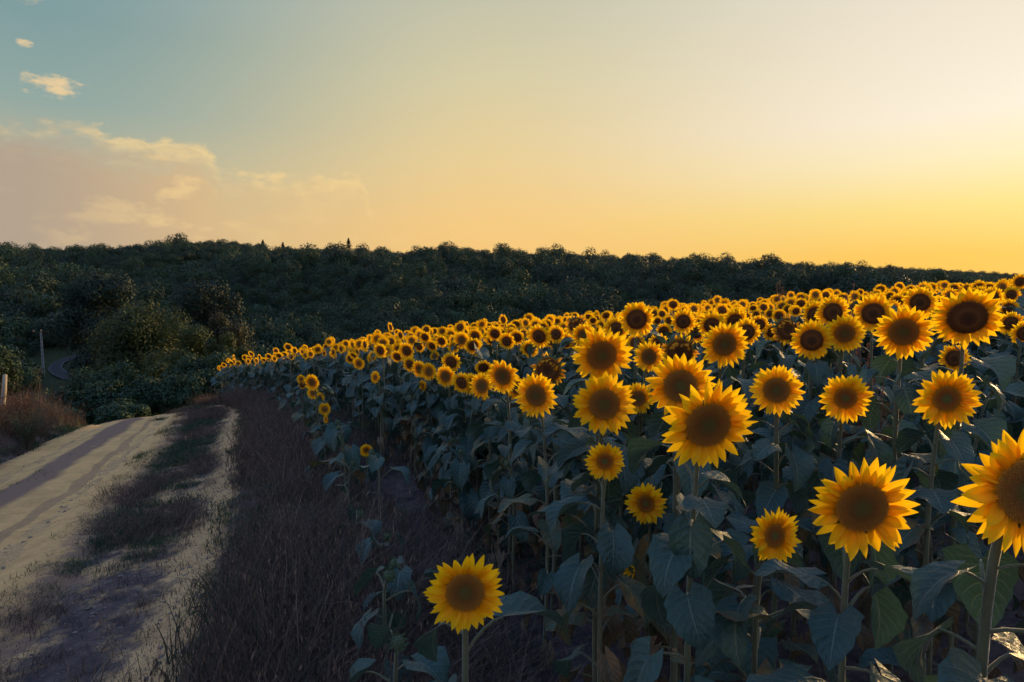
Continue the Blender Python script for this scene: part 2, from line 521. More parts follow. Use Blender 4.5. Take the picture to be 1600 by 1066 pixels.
# ground material: soil, dry litter and sandy patches
m_, b = material("field_soil")
tcn = b.n('ShaderNodeTexCoord'); P_ = tcn.outputs['Object']
at = b.n('ShaderNodeAttribute', attribute_name="sand")
n_a = b.noise(P_, 1.9, 6, .68); n_b = b.noise(P_, 6, 5, .6); n_c = b.noise(P_, 45, 4, .6)
soil = b.mix(b.ss(n_b, .35, .65), (.055, .045, .052), (.108, .082, .084))
soil = b.mix(b.m('MULTIPLY', b.ss(n_c, .5, .75), .5), soil, (.24, .175, .135))
sand = b.mix(b.ss(n_b, .3, .7), (.46, .28, .135), (.62, .385, .185))
f = b.ss(b.m('ADD', at.outputs['Fac'], b.m('MULTIPLY', b.m('SUBTRACT', n_a, .5), 1.1)), .38, .62)
f = b.m('MULTIPLY', f, b.ss(n_c, .28, .5))
col = b.mix(f, soil, sand)
fgr = b.n('ShaderNodeAttribute', attribute_name="wild")
col = b.mix(fgr.outputs['Fac'], col, b.mix(n_b, (.018, .028, .014), (.035, .045, .02)))
h = b.m('ADD', b.m('MULTIPLY', n_b, .7), b.m('MULTIPLY', n_c, .3))
finish(b, bsdf(b, col, .95, .1, bump(b, h, .9, .05)))
M_GROUND = m_

m_, b = material("road_sand")
tcn = b.n('ShaderNodeTexCoord'); P_ = tcn.outputs['Object']
uvn = b.n('ShaderNodeUVMap'); sp = b.n('ShaderNodeSeparateXYZ'); b.put(sp.inputs[0], uvn.outputs[0])
U_, V_ = sp.outputs[0], sp.outputs[1]
n_a = b.noise(b.xyz(b.m('MULTIPLY', U_, 3.0), b.m('MULTIPLY', V_, .22), 0.0), 1.0, 5, .6)
n_b = b.noise(P_, 7, 6, .65); n_c = b.noise(P_, 60, 4, .65)
n_d = b.noise(b.xyz(b.m('MULTIPLY', U_, 14.0), b.m('MULTIPLY', V_, .35), 3.0), 1.0, 5, .6)
uu = b.m('ADD', U_, b.m('MULTIPLY', b.m('SUBTRACT', n_a, .5), .22))
ue = b.m('ADD', uu, b.m('MULTIPLY', b.m('SUBTRACT', n_b, .5), .30))
def band(u0, wd):
    d_ = b.m('ABSOLUTE', b.m('SUBTRACT', uu, u0))
    return b.ss(d_, wd, wd * .55)
dark = b.m('MAXIMUM', band(.47, .105), b.m('MULTIPLY', band(.66, .02), .55))
dark = b.m('MAXIMUM', dark, b.m('MAXIMUM', b.ss(ue, .16, .04), b.ss(ue, .80, .93)))
dark = b.m('MAXIMUM', dark, b.m('MULTIPLY', b.ss(n_d, .60, .72), .45))
dark = b.m('MULTIPLY', dark, b.ss(n_b, .18, .42))
sandc = b.mix(b.ss(n_b, .3, .7), (.62, .365, .155), (.78, .47, .205))
sandc = b.mix(b.m('MULTIPLY', b.ss(b.noise(P_, 1.3, 5, .65), .42, .66), .55), sandc, (.46, .28, .13))
sandc = b.mix(b.m('MULTIPLY', b.ss(n_c, .52, .72), .65), sandc, (.42, .26, .13))
soilc = b.mix(n_c, (.170, .108, .092), (.25, .160, .128))
col = b.mix(b.m('MULTIPLY', dark, .92), sandc, soilc)
h = b.m('ADD', b.m('MULTIPLY', n_b, .5), b.m('ADD', b.m('MULTIPLY', n_c, .25), b.m('MULTIPLY', n_d, .5)))
finish(b, bsdf(b, col, .95, .1, bump(b, h, 1.0, .06)))
M_ROAD = m_

def foliage(name, ca, cb, cc, trans=.3):
    m_, b = material(name)
    tcn = b.n('ShaderNodeTexCoord')
    nz = b.noise(tcn.outputs['Object'], .9, 4, .6)
    ge = b.n('ShaderNodeNewGeometry')
    col = b.mix(b.m('ADD', b.m('MULTIPLY', nz, .35), b.m('MULTIPLY', rnd(b), .65), clamp=True), ca, cb)
    col = b.mix(b.m('MULTIPLY', ge.outputs['Random Per Island'], .45), col, cc)
    sh = bsdf(b, col, .6, .25)
    finish(b, add_translucent(b, sh, b.mix(.25, col, (.10, .13, .02)), trans))
    return m_
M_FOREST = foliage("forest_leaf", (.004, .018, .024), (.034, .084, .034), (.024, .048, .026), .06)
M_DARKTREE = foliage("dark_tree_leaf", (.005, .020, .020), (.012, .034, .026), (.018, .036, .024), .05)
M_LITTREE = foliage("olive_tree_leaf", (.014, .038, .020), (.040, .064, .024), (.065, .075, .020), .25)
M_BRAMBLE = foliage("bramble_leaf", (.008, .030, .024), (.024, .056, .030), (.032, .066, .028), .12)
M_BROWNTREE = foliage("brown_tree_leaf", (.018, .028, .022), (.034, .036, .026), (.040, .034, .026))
M_BARK = simple("bark", (.045, .035, .028), (.09, .07, .055), 12, .9, .1, .8)

def grass_material(name, stops, trans=.25):
    """every blade takes its own tone"""
    m_, b = material(name)
    ge = b.n('ShaderNodeNewGeometry')
    f = b.m('ADD', b.m('MULTIPLY', ge.outputs['Random Per Island'], .75), b.m('MULTIPLY', rnd(b), .25))
    col = b.ramp(f, stops)
    finish(b, add_translucent(b, bsdf(b, col, .7, .2), col, trans))
    return m_
M_DRY = grass_material("dry_grass", [(0, (.026, .022, .024)), (.5, (.092, .066, .062)), (.8, (.180, .125, .100)), (1, (.36, .26, .18))])
M_RUST = grass_material("rusty_grass", [(0, (.028, .024, .026)), (.4, (.080, .050, .044)), (.75, (.150, .082, .062)), (1, (.26, .16, .11))])
M_STRAW = grass_material("straw", [(0, (.070, .056, .056)), (.6, (.13, .10, .088)), (1, (.30, .22, .16))])
M_GREEN = grass_material("green_grass", [(0, (.012, .040, .028)), (.5, (.030, .075, .038)), (1, (.065, .105, .045))])
M_WEED = grass_material("grey_green_weed", [(0, (.022, .036, .030)), (.5, (.055, .075, .052)), (1, (.115, .12, .08))])
M_DOCK = simple("dock_seed", (.16, .070, .045), (.27, .12, .075), 20, .8, .15, .3, .15)
M_STONE = simple("pebble", (.11, .095, .095), (.26, .22, .18), 30, .9, .15, .4)
M_CONCRETE = simple("concrete", (.22, .23, .26), (.32, .32, .34), 10, .85, .2, .3)
M_PORCELAIN = simple("porcelain", (.30, .22, .16), (.40, .30, .22), 10, .3, .5, 0)
M_WOOD = simple("weathered_wood", (.28, .24, .20), (.42, .36, .29), 14, .85, .15, .8)
M_ASPHALT = simple("asphalt", (.012, .013, .020), (.022, .023, .032), 20, .8, .3, .3, use_rnd=.0)
M_KERB = simple("road_edge_stone", (.045, .046, .055), (.075, .075, .08), 20, .85, .2, .3)

# ------------------------------------------------------------------ the ground, one sheet out to the horizon
def graded(lo, hi, step, far_lo, far_hi, g):
    core = list(np.arange(lo, hi + 1e-6, step))
    s = step; v = lo; left = []
    while v > far_lo:
        s *= g; v -= s; left.append(v)
    s = step; v = hi; right = []
    while v < far_hi:
        s *= g; v += s; right.append(v)
    return np.array(left[::-1] + core + right)
gx = graded(-15, 12, .16, -1900, 1900, 1.09)
gy = graded(-2, 26, .16, -40, 2600, 1.045)
X, Y = np.meshgrid(gx, gy)
Z = GR(X, Y)
ny, nx = X.shape
gv = np.stack([X.ravel(), Y.ravel(), Z.ravel()], 1)
ii = np.arange(ny * nx).reshape(ny, nx)
gq = np.stack([ii[:-1, :-1].ravel(), ii[:-1, 1:].ravel(), ii[1:, 1:].ravel(), ii[1:, :-1].ravel()], 1)
gm = bpy.data.meshes.new("ground")
gm.vertices.add(len(gv)); gm.loops.add(gq.size); gm.polygons.add(len(gq))
gm.vertices.foreach_set("co", gv.astype(np.float32).ravel())
gm.loops.foreach_set("vertex_index", gq.astype(np.int32).ravel())
gm.polygons.foreach_set("loop_start", np.arange(0, gq.size, 4, dtype=np.int32))
gm.polygons.foreach_set("loop_total", np.full(len(gq), 4, np.int32))
gm.polygons.foreach_set("use_smooth", np.full(len(gq), True))
tr = np.exp(-((X - track_x(Y)) / .36) ** 2) * .72
vg = np.where((X < track_x(Y)) & (X > road_x(Y)), .47, 0.0) * np.clip((30 - Y) / 6, 0, 1)
rd = np.exp(-((X - road_x(Y)) / 1.9) ** 4) * .8
fl = .10 * (X > main_x(Y))
sandv = np.clip(np.maximum.reduce([tr, vg, rd, fl]), 0, 1) * np.clip((40 - Y) / 10, 0, 1)
wildv = np.clip((Y - 24) / 8, 0, 1)
for nm, arr in (("sand", sandv), ("wild", wildv)):
    a = gm.attributes.new(nm, 'FLOAT', 'POINT')
    a.data.foreach_set("value", arr.astype(np.float32).ravel())
gm.materials.append(M_GROUND)
gm.update(calc_edges=True)
props(link("ground", gm), "dark soil of the field and banks reaching to the wooded hills", kind='structure')

# ------------------------------------------------------------------ dirt road with two wheel tracks
def strip(ys, xs, width, nu, prof, zoff):
    ys = np.asarray(ys, float); xs = np.asarray(xs, float)
    tx = np.gradient(xs, ys); nrm = np.sqrt(1 + tx ** 2)
    V = []; U = []; acc = 0
    for i in range(len(ys)):
        if i: acc += math.hypot(ys[i] - ys[i - 1], xs[i] - xs[i - 1])
        for j in range(nu + 1):
            u = j / nu
            o_ = (u - .5) * width
            px = xs[i] + o_ / nrm[i]; py = ys[i] - o_ * tx[i] / nrm[i]
            V.append((px, py, float(GR(px, py)) + zoff + prof(u, px, py)))
            U.append((u, acc))
    F = []
    for i in range(len(ys) - 1):
        for j in range(nu):
            a0 = i * (nu + 1) + j
            F.append((a0, a0 + 1, a0 + nu + 2, a0 + nu + 1))
    return V, F, U
def road_prof(u, px, py):
    rut = -.06 * (math.exp(-((u - .27) / .07) ** 2) + math.exp(-((u - .72) / .07) ** 2)) + .035 * math.exp(-((u - .48) / .09) ** 2)
    e = min(u, 1 - u)
    lip = -.10 * (1 - min(1, e / .11)) + .02
    return rut + lip + (float(fbm(px, py, .6)) - .5) * .035 + (float(fbm(px, py, .22)) - .5) * .03
rys = np.concatenate([np.arange(-5, 28, .22), np.arange(28, 36, .8)])
g = Geo(); g.add(*strip(rys, road_x(rys), ROAD_W + .7, 26, road_prof, .035))
props(link("dirt_road", g.mesh("dirt_road", [M_ROAD])), "sandy dirt road with a darker strip between its wheel tracks", kind='structure')

# paved lane down in the valley beside the pole
vy = np.array([112, 115.5, 118.5, 121, 123.5, 126.5, 129.5, 133, 137, 142.])
vx = np.array([-66, -71.5, -76.5, -80.5, -83.0, -84.3, -84.0, -82.5, -81, -80.])
vi = np.linspace(0, 9, 60)
vys = np.interp(vi, range(10), vy); vxs = np.interp(vi, range(10), vx)
g = Geo(); g.add(*strip(vys, vxs, 1.5, 4, lambda u, a, b_: 0.0, .25))
lane = props(link("valley_road", g.mesh("valley_road", [M_ASPHALT])), "paved lane bending through the dark valley behind the pole", kind='structure')
for off in (-.9, .9):
    tx = np.gradient(vxs, vys); nr = np.sqrt(1 + tx ** 2)
    g = Geo(); g.add(*strip(vys - off * tx / nr, vxs + off / nr, .3, 1, lambda u, a, b_: 0.0, .30))
    link("road_edge", g.mesh("road_edge", [M_KERB]), lane)

# ------------------------------------------------------------------ trees and bushes
def leaf_cloud(rng, lobes, per_lobe, size, flat=1.0, mat=0, spread=.55, jit=.38):
    """leaf faces spread over the shells of many small clumps"""
    V = []; 
    for (cx, cy, cz, r) in lobes:
        n = int(per_lobe * (r / np.mean([l[3] for l in lobes])) ** 1.6) + 4
        d = rng.normal(size=(n, 3)); d /= np.linalg.norm(d, axis=1)[:, None]
        rr = r * (1 - spread * rng.rand(n) ** 2.2) * (1 + .12 * rng.normal(size=n))
        c_ = np.array([cx, cy, cz]) + d * rr[:, None] * np.array([1, 1, flat])
        nn = d + rng.normal(size=(n, 3)) * jit
        nn /= np.linalg.norm(nn, axis=1)[:, None]
        t1 = np.cross(nn, rng.normal(size=(n, 3))); t1 /= np.linalg.norm(t1, axis=1)[:, None] + 1e-9
        t2 = np.cross(nn, t1)
        s = size * (.6 + .8 * rng.rand(n))[:, None]
        q = np.stack([c_ - t1 * s * .9, c_ - t2 * s * .5 + nn * s * .12, c_ + t1 * s * .9, c_ + t2 * s * .5 + nn * s * .12], 1)
        V.append(q.reshape(-1, 3))
    V = np.vstack(V)
    F = [tuple(range(i, i + 4)) for i in range(0, len(V), 4)]
    return V, F
def crown_lobes(rng, rx, ry, rz, n, rl, base_cut=-.55):
    out = []
    while len(out) < n:
        p = rng.uniform(-1, 1, 3)
        d = np.linalg.norm(p)
        if d > 1 or d < .35 or p[2] < base_cut: continue
        out.append((p[0] * rx * .82, p[1] * ry * .82, p[2] * rz * .82, rl * rng.uniform(.6, 1.25)))
    return out
def make_tree(name, label, cat, x, y, top, width, mat, seed, group=None, leaf=.22, nl=26, per=230, bush=False, tall=None):
    rng = np.random.RandomState(seed)
    gz = float(GR(x, y)) - .05
    Hh = top - gz
    root = link(name, None); root.location = (x, y, gz); root.empty_display_size = .3
    props(root, label, cat, group)
    r = width / 2
    cz = Hh * (.56 if not bush else .5)
    rz = Hh - cz
    if tall: rz = tall / 2; cz = Hh - rz
    lob = crown_lobes(rng, r, r, rz, int(nl * 1.35), r * .40, -.95 if bush else -.85)
    cg = Geo(); V, F = leaf_cloud(rng, lob, per, leaf)
    V[:, 2] = V[:, 2] + cz
    sc = Hh / max(V[:, 2].max(), .1)
    V[:, 2] *= sc
    V[:, 2] = np.maximum(V[:, 2], .03)
    cg.add(V, F)
    link("crown", cg.mesh(name + "_crown", [mat], smooth=False), root)
    tg = Geo()
    if bush:
        for k in range(5):
            a = 2 * math.pi * k / 5 + rng.rand()
            e = np.array([math.cos(a) * r * .5, math.sin(a) * r * .5, Hh * .7])
            tg.add(*tube(bez((0, 0, -.1), e * .2, e * .6 + np.array([0, 0, .1]), e, 5), np.linspace(.035, .012, 5), 5))
        link("stems", tg.mesh(name + "_stems", [M_BARK]), root)
    else:
        tr_ = .035 * Hh
        P = bez((0, 0, -.2), (.1, 0, Hh * .2), (-.1, .1, Hh * .45), (0, 0, Hh * .75), 9)
        tg.add(*tube(P, np.linspace(tr_, tr_ * .3, 9), 8))
        for (lx, ly, lz, lr) in lob[:9]:
            s0 = P[3 + rng.randint(0, 4)]
            e = np.array([lx, ly, (lz + cz) * sc])
            tg.add(*tube(bez(s0, s0 + (e - s0) * .3 + np.array([0, 0, .2]), s0 + (e - s0) * .7, e, 5), np.linspace(tr_ * .4, tr_ * .1, 5), 5))
        link("trunk", tg.mesh(name + "_trunk", [M_BARK]), root)
    return root

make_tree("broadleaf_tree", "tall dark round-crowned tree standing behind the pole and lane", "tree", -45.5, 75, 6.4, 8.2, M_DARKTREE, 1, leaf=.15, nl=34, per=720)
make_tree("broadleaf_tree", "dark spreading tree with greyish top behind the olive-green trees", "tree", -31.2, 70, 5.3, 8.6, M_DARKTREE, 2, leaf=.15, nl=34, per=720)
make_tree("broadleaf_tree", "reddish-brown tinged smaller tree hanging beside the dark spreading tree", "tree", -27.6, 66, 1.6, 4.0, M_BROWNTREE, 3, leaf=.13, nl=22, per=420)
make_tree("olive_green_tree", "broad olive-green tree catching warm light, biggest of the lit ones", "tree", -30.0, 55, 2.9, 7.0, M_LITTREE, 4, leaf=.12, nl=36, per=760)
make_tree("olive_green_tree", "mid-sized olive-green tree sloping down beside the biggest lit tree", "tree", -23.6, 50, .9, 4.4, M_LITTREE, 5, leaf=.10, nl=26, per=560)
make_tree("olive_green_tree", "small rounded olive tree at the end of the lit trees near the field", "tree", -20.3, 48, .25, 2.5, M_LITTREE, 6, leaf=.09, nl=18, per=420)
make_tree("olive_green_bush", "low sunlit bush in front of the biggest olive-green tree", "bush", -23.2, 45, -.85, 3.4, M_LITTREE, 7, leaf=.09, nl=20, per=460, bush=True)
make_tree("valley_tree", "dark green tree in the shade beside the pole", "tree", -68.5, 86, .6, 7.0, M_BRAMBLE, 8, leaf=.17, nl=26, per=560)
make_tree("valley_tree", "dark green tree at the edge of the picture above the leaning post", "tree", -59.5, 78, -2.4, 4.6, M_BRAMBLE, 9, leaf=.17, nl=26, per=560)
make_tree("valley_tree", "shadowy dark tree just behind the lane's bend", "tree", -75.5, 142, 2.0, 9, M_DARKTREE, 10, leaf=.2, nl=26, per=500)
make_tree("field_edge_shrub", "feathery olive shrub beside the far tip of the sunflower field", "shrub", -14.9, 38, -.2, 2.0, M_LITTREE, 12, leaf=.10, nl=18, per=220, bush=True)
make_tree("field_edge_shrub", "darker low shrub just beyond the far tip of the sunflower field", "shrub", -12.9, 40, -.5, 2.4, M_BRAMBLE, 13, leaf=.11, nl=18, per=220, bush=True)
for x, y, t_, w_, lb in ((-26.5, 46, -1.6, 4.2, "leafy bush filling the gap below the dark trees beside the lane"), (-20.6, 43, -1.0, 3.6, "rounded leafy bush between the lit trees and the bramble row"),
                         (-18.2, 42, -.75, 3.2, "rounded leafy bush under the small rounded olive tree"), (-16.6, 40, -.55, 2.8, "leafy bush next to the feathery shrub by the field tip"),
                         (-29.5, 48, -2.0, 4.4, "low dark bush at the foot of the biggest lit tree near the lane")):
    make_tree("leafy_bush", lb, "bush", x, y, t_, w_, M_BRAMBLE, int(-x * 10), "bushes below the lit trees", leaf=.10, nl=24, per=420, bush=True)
BR = [(-19.6, 28, -1.45, 2.0, "low bramble bush at the lane end of the dark bramble row"),
      (-18.0, 27.5, -1.25, 2.0, "bramble bush second from the lane end of the dark bramble row"),
      (-16.6, 28, -1.05, 2.1, "dark bramble bush with a pale leafy top, third from the lane end"),
      (-15.6, 29, -.95, 2.2, "bushy dark bramble in the middle of the bramble row"),
      (-14.2, 29, -.80, 2.2, "taller bramble bush below the biggest olive-green tree"),
      (-13.2, 30, -.75, 2.2, "bramble bush below the mid-sized olive-green tree"),
      (-12.4, 31, -.70, 2.2, "bramble bush below the small rounded olive tree"),
      (-11.6, 30, -.95, 1.9, "bramble bush touching the far corner of the sunflower field"),
      (-17.2, 25.5, -1.75, 1.8, "low bramble in front of the row right beside the road's crest"),
      (-15.0, 26, -1.55, 1.9, "low dark bramble hanging over the crest of the dirt road")]
for i, (x, y, t_, w_, lb) in enumerate(BR):
    make_tree("bramble_bush", lb, "bush", x, y, t_, w_, M_BRAMBLE, 30 + i, "brambles beyond the road's crest", leaf=.075, nl=24, per=330, bush=True)

# forest on the hillside: crowns beyond counting
rng = np.random.RandomState(5)
variants = []
for k in range(7):
    lob = crown_lobes(rng, 1, 1, .9, 10, .46, -.4)
    g = Geo(); V, F = leaf_cloud(rng, lob, 260, .068, jit=.30, spread=.25)
    V[:, 2] += .72
    g.add(V, F, mat=0)
    g.add(*tube([(0, 0, -.6), (.02, 0, .2), (0, .02, .8)], [.07, .06, .03], 5), mat=1)
    variants.append(g.mesh("forest_crown", [M_FOREST, M_BARK], smooth=False))
pts = []; rots = []; scl = []; idx = []
def put_tree(x, y, s):
    pts.append((x, y, float(ground(x, y)) - .3)); rots.append((rng.normal() * .06, rng.normal() * .06, rng.rand() * 6.28))
    scl.append((s * rng.uniform(.9, 1.15), s * rng.uniform(.9, 1.15), s * rng.uniform(.85, 1.3))); idx.append(rng.randint(7))
y = 92.0
while y < 350:
    step = 4.2 + y * .005
    x = -.86 * y - 10
    while x < .80 * y + 10:
        xx = x + rng.uniform(-1.4, 1.4); yy = y + rng.uniform(-1.6, 1.6)
        u = xx / yy
        clear = (-.72 < u < -.612 and yy < 138) or (yy < 100 and xx > -28) or (abs(xx + 82) < 7 and 110 < yy < 142)
        lo = 2.1 if yy < 140 else 2.2
        if not clear and not (xx > 30 and yy < 150):
            put_tree(xx, yy, rng.uniform(lo, lo + 1.4) * (1.42 if rng.rand() < .16 else 1.0))
        x += step
    y += step * .82
y = 650.0
while y < 770:
    x = 150.0
    while x < .85 * y + 30:
        put_tree(x + rng.uniform(-2, 2), y + rng.uniform(-2, 2), rng.uniform(3.6, 5.2))
        x += 6.0
    y += 6.5
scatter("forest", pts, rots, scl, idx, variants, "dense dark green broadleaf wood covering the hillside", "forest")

# trees that stand out against the sky on the ridge
def conifer(label, x, y, h, seed):
    rng = np.random.RandomState(seed)
    root = link("ridge_conifer", None); root.location = (x, y, G(x, y) - .2); props(root, label, "tree", "conifers on the ridge")
    V = []
    n = 1100
    t = rng.rand(n) ** .7
    rad = (1 - t) * h * .52 * (.75 + .25 * np.sin(t * 38)) * rng.rand(n) ** .4
    a = rng.rand(n) * 6.283
    c_ = np.stack([np.cos(a) * rad, np.sin(a) * rad, h * (.12 + .88 * t) - rad * .25], 1)
    o1 = np.stack([np.cos(a), np.sin(a), -.3 + 0 * a], 1) * (.05 * h) * (.5 + rng.rand(n))[:, None]
    o2 = np.stack([-np.sin(a), np.cos(a), 0 * a], 1) * .018 * h
    q = np.stack([c_ - o1, c_ - o2, c_ + o1, c_ + o2], 1).reshape(-1, 3)
    g = Geo(); g.add(q, [tuple(range(i, i + 4)) for i in range(0, len(q), 4)])
    link("crown", g.mesh("conifer_crown", [M_FOREST], smooth=False), root)
    g = Geo(); g.add(*tube([(0, 0, -.3), (0, 0, h * .5), (0, 0, h * .98)], [h * .025, h * .016, .03], 6))
    link("trunk", g.mesh("conifer_trunk", [M_BARK]), root)
def bearing_x(px, d): return (px - 800) / 1066.7 * d
conifer("small dark conifer poking up on the ridge, first of the three", bearing_x(413, 330), 330, 10.4, 61)
conifer("small dark conifer on the ridge between the other two conifers", bearing_x(444, 330), 330, 9.8, 62)
conifer("tallest conifer on the ridge, above the middle of the wood", bearing_x(546, 330), 330, 11.4, 63)
for i, (pxx, w_, extra, lb) in enumerate([(50, 9, 7.0, "round-topped tree on the ridge above the pole"), (78, 7, 7.2, "narrow round tree on the ridge beside a round-topped one"),
        (110, 7, 6.5, "lone bump of a tree on the ridge where it dips"), (372, 11, 8.0, "big rounded tree on the ridge's highest shoulder"),
        (685, 10, 8.6, "broad bushy tree on the ridge above the middle of the field"), (905, 9, 8.0, "rounded ridge tree where the skyline starts falling"),
        (1150, 10, 8.8, "spreading tree rising above the falling ridge line"), (1318, 11, 8.6, "last round tree before the ridge meets the hazy hill")]):
    xx = bearing_x(pxx, 331)
    make_tree("ridge_tree", lb, "tree", xx, 331, float(ground(xx, 331)) + extra - 1.8, w_ * .8, M_FOREST, 70 + i, "trees on the ridge", leaf=.26, nl=18, per=200)

# ------------------------------------------------------------------ lattice pole in the valley
root = link("utility_pole", None); pxp, pyp = -82.6, 120.0; pz = G(pxp, pyp)
root.location = (pxp, pyp, pz - .2); root.rotation_euler = (0, R(-1.8), 0)
props(root, "pale concrete ladder-like utility pole with crossarm beside the valley lane", "utility pole")
ph = -2.3 - pz
for s in (-1, 1):
    g = Geo(); g.add(*tube([(s * .19, 0, 0), (s * .11, 0, ph)], [.085, .065], 4))
    link("pole_leg", g.mesh("pole_leg", [M_CONCRETE], smooth=False), root)
rung = Geo(); rung.add(*box(0, 0, 0, .5, .10, .14)); rung_me = rung.mesh("pole_rung", [M_CONCRETE], smooth=False)
for k in range(11):
    z_ = .5 + k * (ph - .7) / 10
    wd = (.38 - .16 * z_ / ph) / .5
    link("rung", rung_me, root, Matrix.Translation((0, 0, z_)) @ Matrix.Diagonal((wd, 1, 1, 1)))
g = Geo(); g.add(*box(0, 0, ph + .03, 3.0, .14, .14)); arm = link("crossarm", g.mesh("crossarm", [M_BARK], smooth=False), root)
ins = Geo(); ins.add(*tube([(0, 0, 0), (0, 0, .08), (0, 0, .1), (0, 0, .2), (0, 0, .22), (0, 0, .32)], [.05, .05, .11, .09, .12, .05], 8)); ins_me = ins.mesh("insulator", [M_PORCELAIN])
for s in (-1.3, 0.0, 1.3):
    link("insulator", ins_me, arm, Matrix.Translation((s, 0, ph + .1)))

# leaning wooden post at the roadside
g = Geo()
P = np.array([(0, 0, -.3), (.01, 0, .4), (.03, .01, .9), (.04, .01, 1.28)])
g.add(*tube(P, [.065, .06, .058, .05], 9))
px_, py_ = -13.55, 18.0
po = link("wooden_post", g.mesh("wooden_post", [M_WOOD])); po.location = (px_, py_, float(GR(px_, py_))); po.rotation_euler = (0, R(3), .4)
props(po, "weathered pale wooden post in the dry grass across the road", "post")

# ------------------------------------------------------------------ sunflower pieces
def leaf_geo(L, W, droop, curve, fold, wave, ph, nl, nw, pet, up, mat=0, twist=0.0):
    g = Geo()
    P = bez((0, 0, 0), (pet * .35, 0, pet * up * .7), (pet * .75, 0, pet * up * 1.1), (pet, 0, pet * up), 5)
    g.add(*tube(P, np.linspace(.0055, .0035, 5) * (L / .2), 5, cap=False), mat=1)
    th = -droop; pos = np.array(P[-1]); V = []; U = []
    ds = L / nl
    for i in range(nl + 1):
        s = i / nl
        T = np.array([math.cos(th), 0, math.sin(th)]); Nn = np.array([-math.sin(th), 0, math.cos(th)])
        wd = W / 2 * (max(math.sin(math.pi * min(1, (s * .985 + .012)) ** .56), 0)) ** .8
        if 0 < i < nl: wd *= 1 + .05 * (-1) ** i
        for j in range(-nw, nw + 1):
            t = j / nw
            back = -.27 * L * abs(t) ** 1.3 * (1 - s) ** 4
            lift = fold * abs(t) * wd + wave * math.sin(7 * s + ph + (1.5 if t > 0 else 0)) * t * t * wd - .25 * fold * t * t * wd
            tw = twist * s
            V.append(pos + T * back + np.array([0, 1, 0]) * (t * wd * math.cos(tw)) + Nn * (lift + t * wd * math.sin(tw)))
            U.append(((t + 1) / 2, s))
        pos = pos + T * ds
        th -= curve / nl
    F = []; k = 2 * nw + 1
    for i in range(nl):
        for j in range(2 * nw):
            F.append((i * k + j, i * k + j + 1, (i + 1) * k + j + 1, (i + 1) * k + j))
    g.add(V, F, U, mat)
    return g

prng = random.Random(3)
LEAF_SPEC = []
for i in range(16):
    LEAF_SPEC.append(dict(L=.21, W=.17 * prng.uniform(.85, 1.1), droop=prng.uniform(-.05, 1.05), curve=prng.uniform(.4, 1.3),
                          fold=prng.uniform(.10, .65), wave=prng.uniform(.12, .38), ph=prng.uniform(0, 6), pet=prng.uniform(.09, .15), up=prng.uniform(.35, .95), twist=prng.uniform(-.4, .4)))
LEAF_ME = [leaf_geo(nl=10, nw=4, **s).mesh("leaf", [M_LEAF, M_STEM]) for s in LEAF_SPEC]
LEAF_SP = [leaf_geo(nl=10, nw=4, **s).mesh("leaf", [M_LEAF_SPOT, M_STEM]) for s in LEAF_SPEC[:5]]
LEAF_DD = []
for i in range(4):
    s = dict(LEAF_SPEC[i]); s.update(droop=prng.uniform(.9, 1.2), curve=prng.uniform(.4, 1.2), fold=prng.uniform(.8, 1.4), wave=.6, W=.10, L=.19, up=.15)
    LEAF_DD.append(leaf_geo(nl=8, nw=3, **s).mesh("withered_leaf", [M_LEAF_DEAD, M_STEM]))
LEAF_PTS = {}
for me in LEAF_ME + LEAF_SP + LEAF_DD:
    n_ = len(me.vertices)
    LEAF_PTS[me.name] = [me.vertices[i].co.copy() for i in range(26, n_, 4)]
LEAF_LOW = []
for i in range(6):
    s = dict(LEAF_SPEC[i * 2]); LEAF_LOW.append(leaf_geo(nl=5, nw=1, **s))

def petal_geo(nl, bend, cup, skew, notch=0.0, nw=2, width=.41):
    V = []; U = []
    for i in range(nl + 1):
        s = i / nl
        wd = width / 2 * (max(math.sin(math.pi * min(.995, (s * .90 + .10)) ** .80), 0)) ** .82
        if i == 0: wd = width * .13
        for j in range(-nw, nw + 1):
            t = j / nw
            z = bend * (s ** 2) + cup * (abs(t) - .3) * wd * (1 - .3 * s) + skew * t * s * wd
            V.append((s, t * wd, z)); U.append(((t + 1) / 2, s))
    k = 2 * nw + 1
    F = [(i * k + j, i * k + j + 1, (i + 1) * k + j + 1, (i + 1) * k + j) for i in range(nl) for j in range(2 * nw)]
    return V, F, U
PET = [petal_geo(6, b_, c_, s_) for b_, c_, s_ in ((.06, .35, .1), (.16, .5, -.2), (-.05, .3, .3), (.24, .6, .1), (-.14, .4, -.15), (.02, .7, .35))]
PET_ME = []
for p_ in PET:
    g = Geo(); g.add(*p_); PET_ME.append(g.mesh("petal", [M_PETAL]))
PET_OLD = []
for p_ in PET[:3]:
    g = Geo(); g.add(*p_); PET_OLD.append(g.mesh("petal", [M_PETAL_OLD]))
PET_LOW = [petal_geo(2, b_, .4, .1, nw=1, width=.36) for b_ in (.05, .15, -.08)]

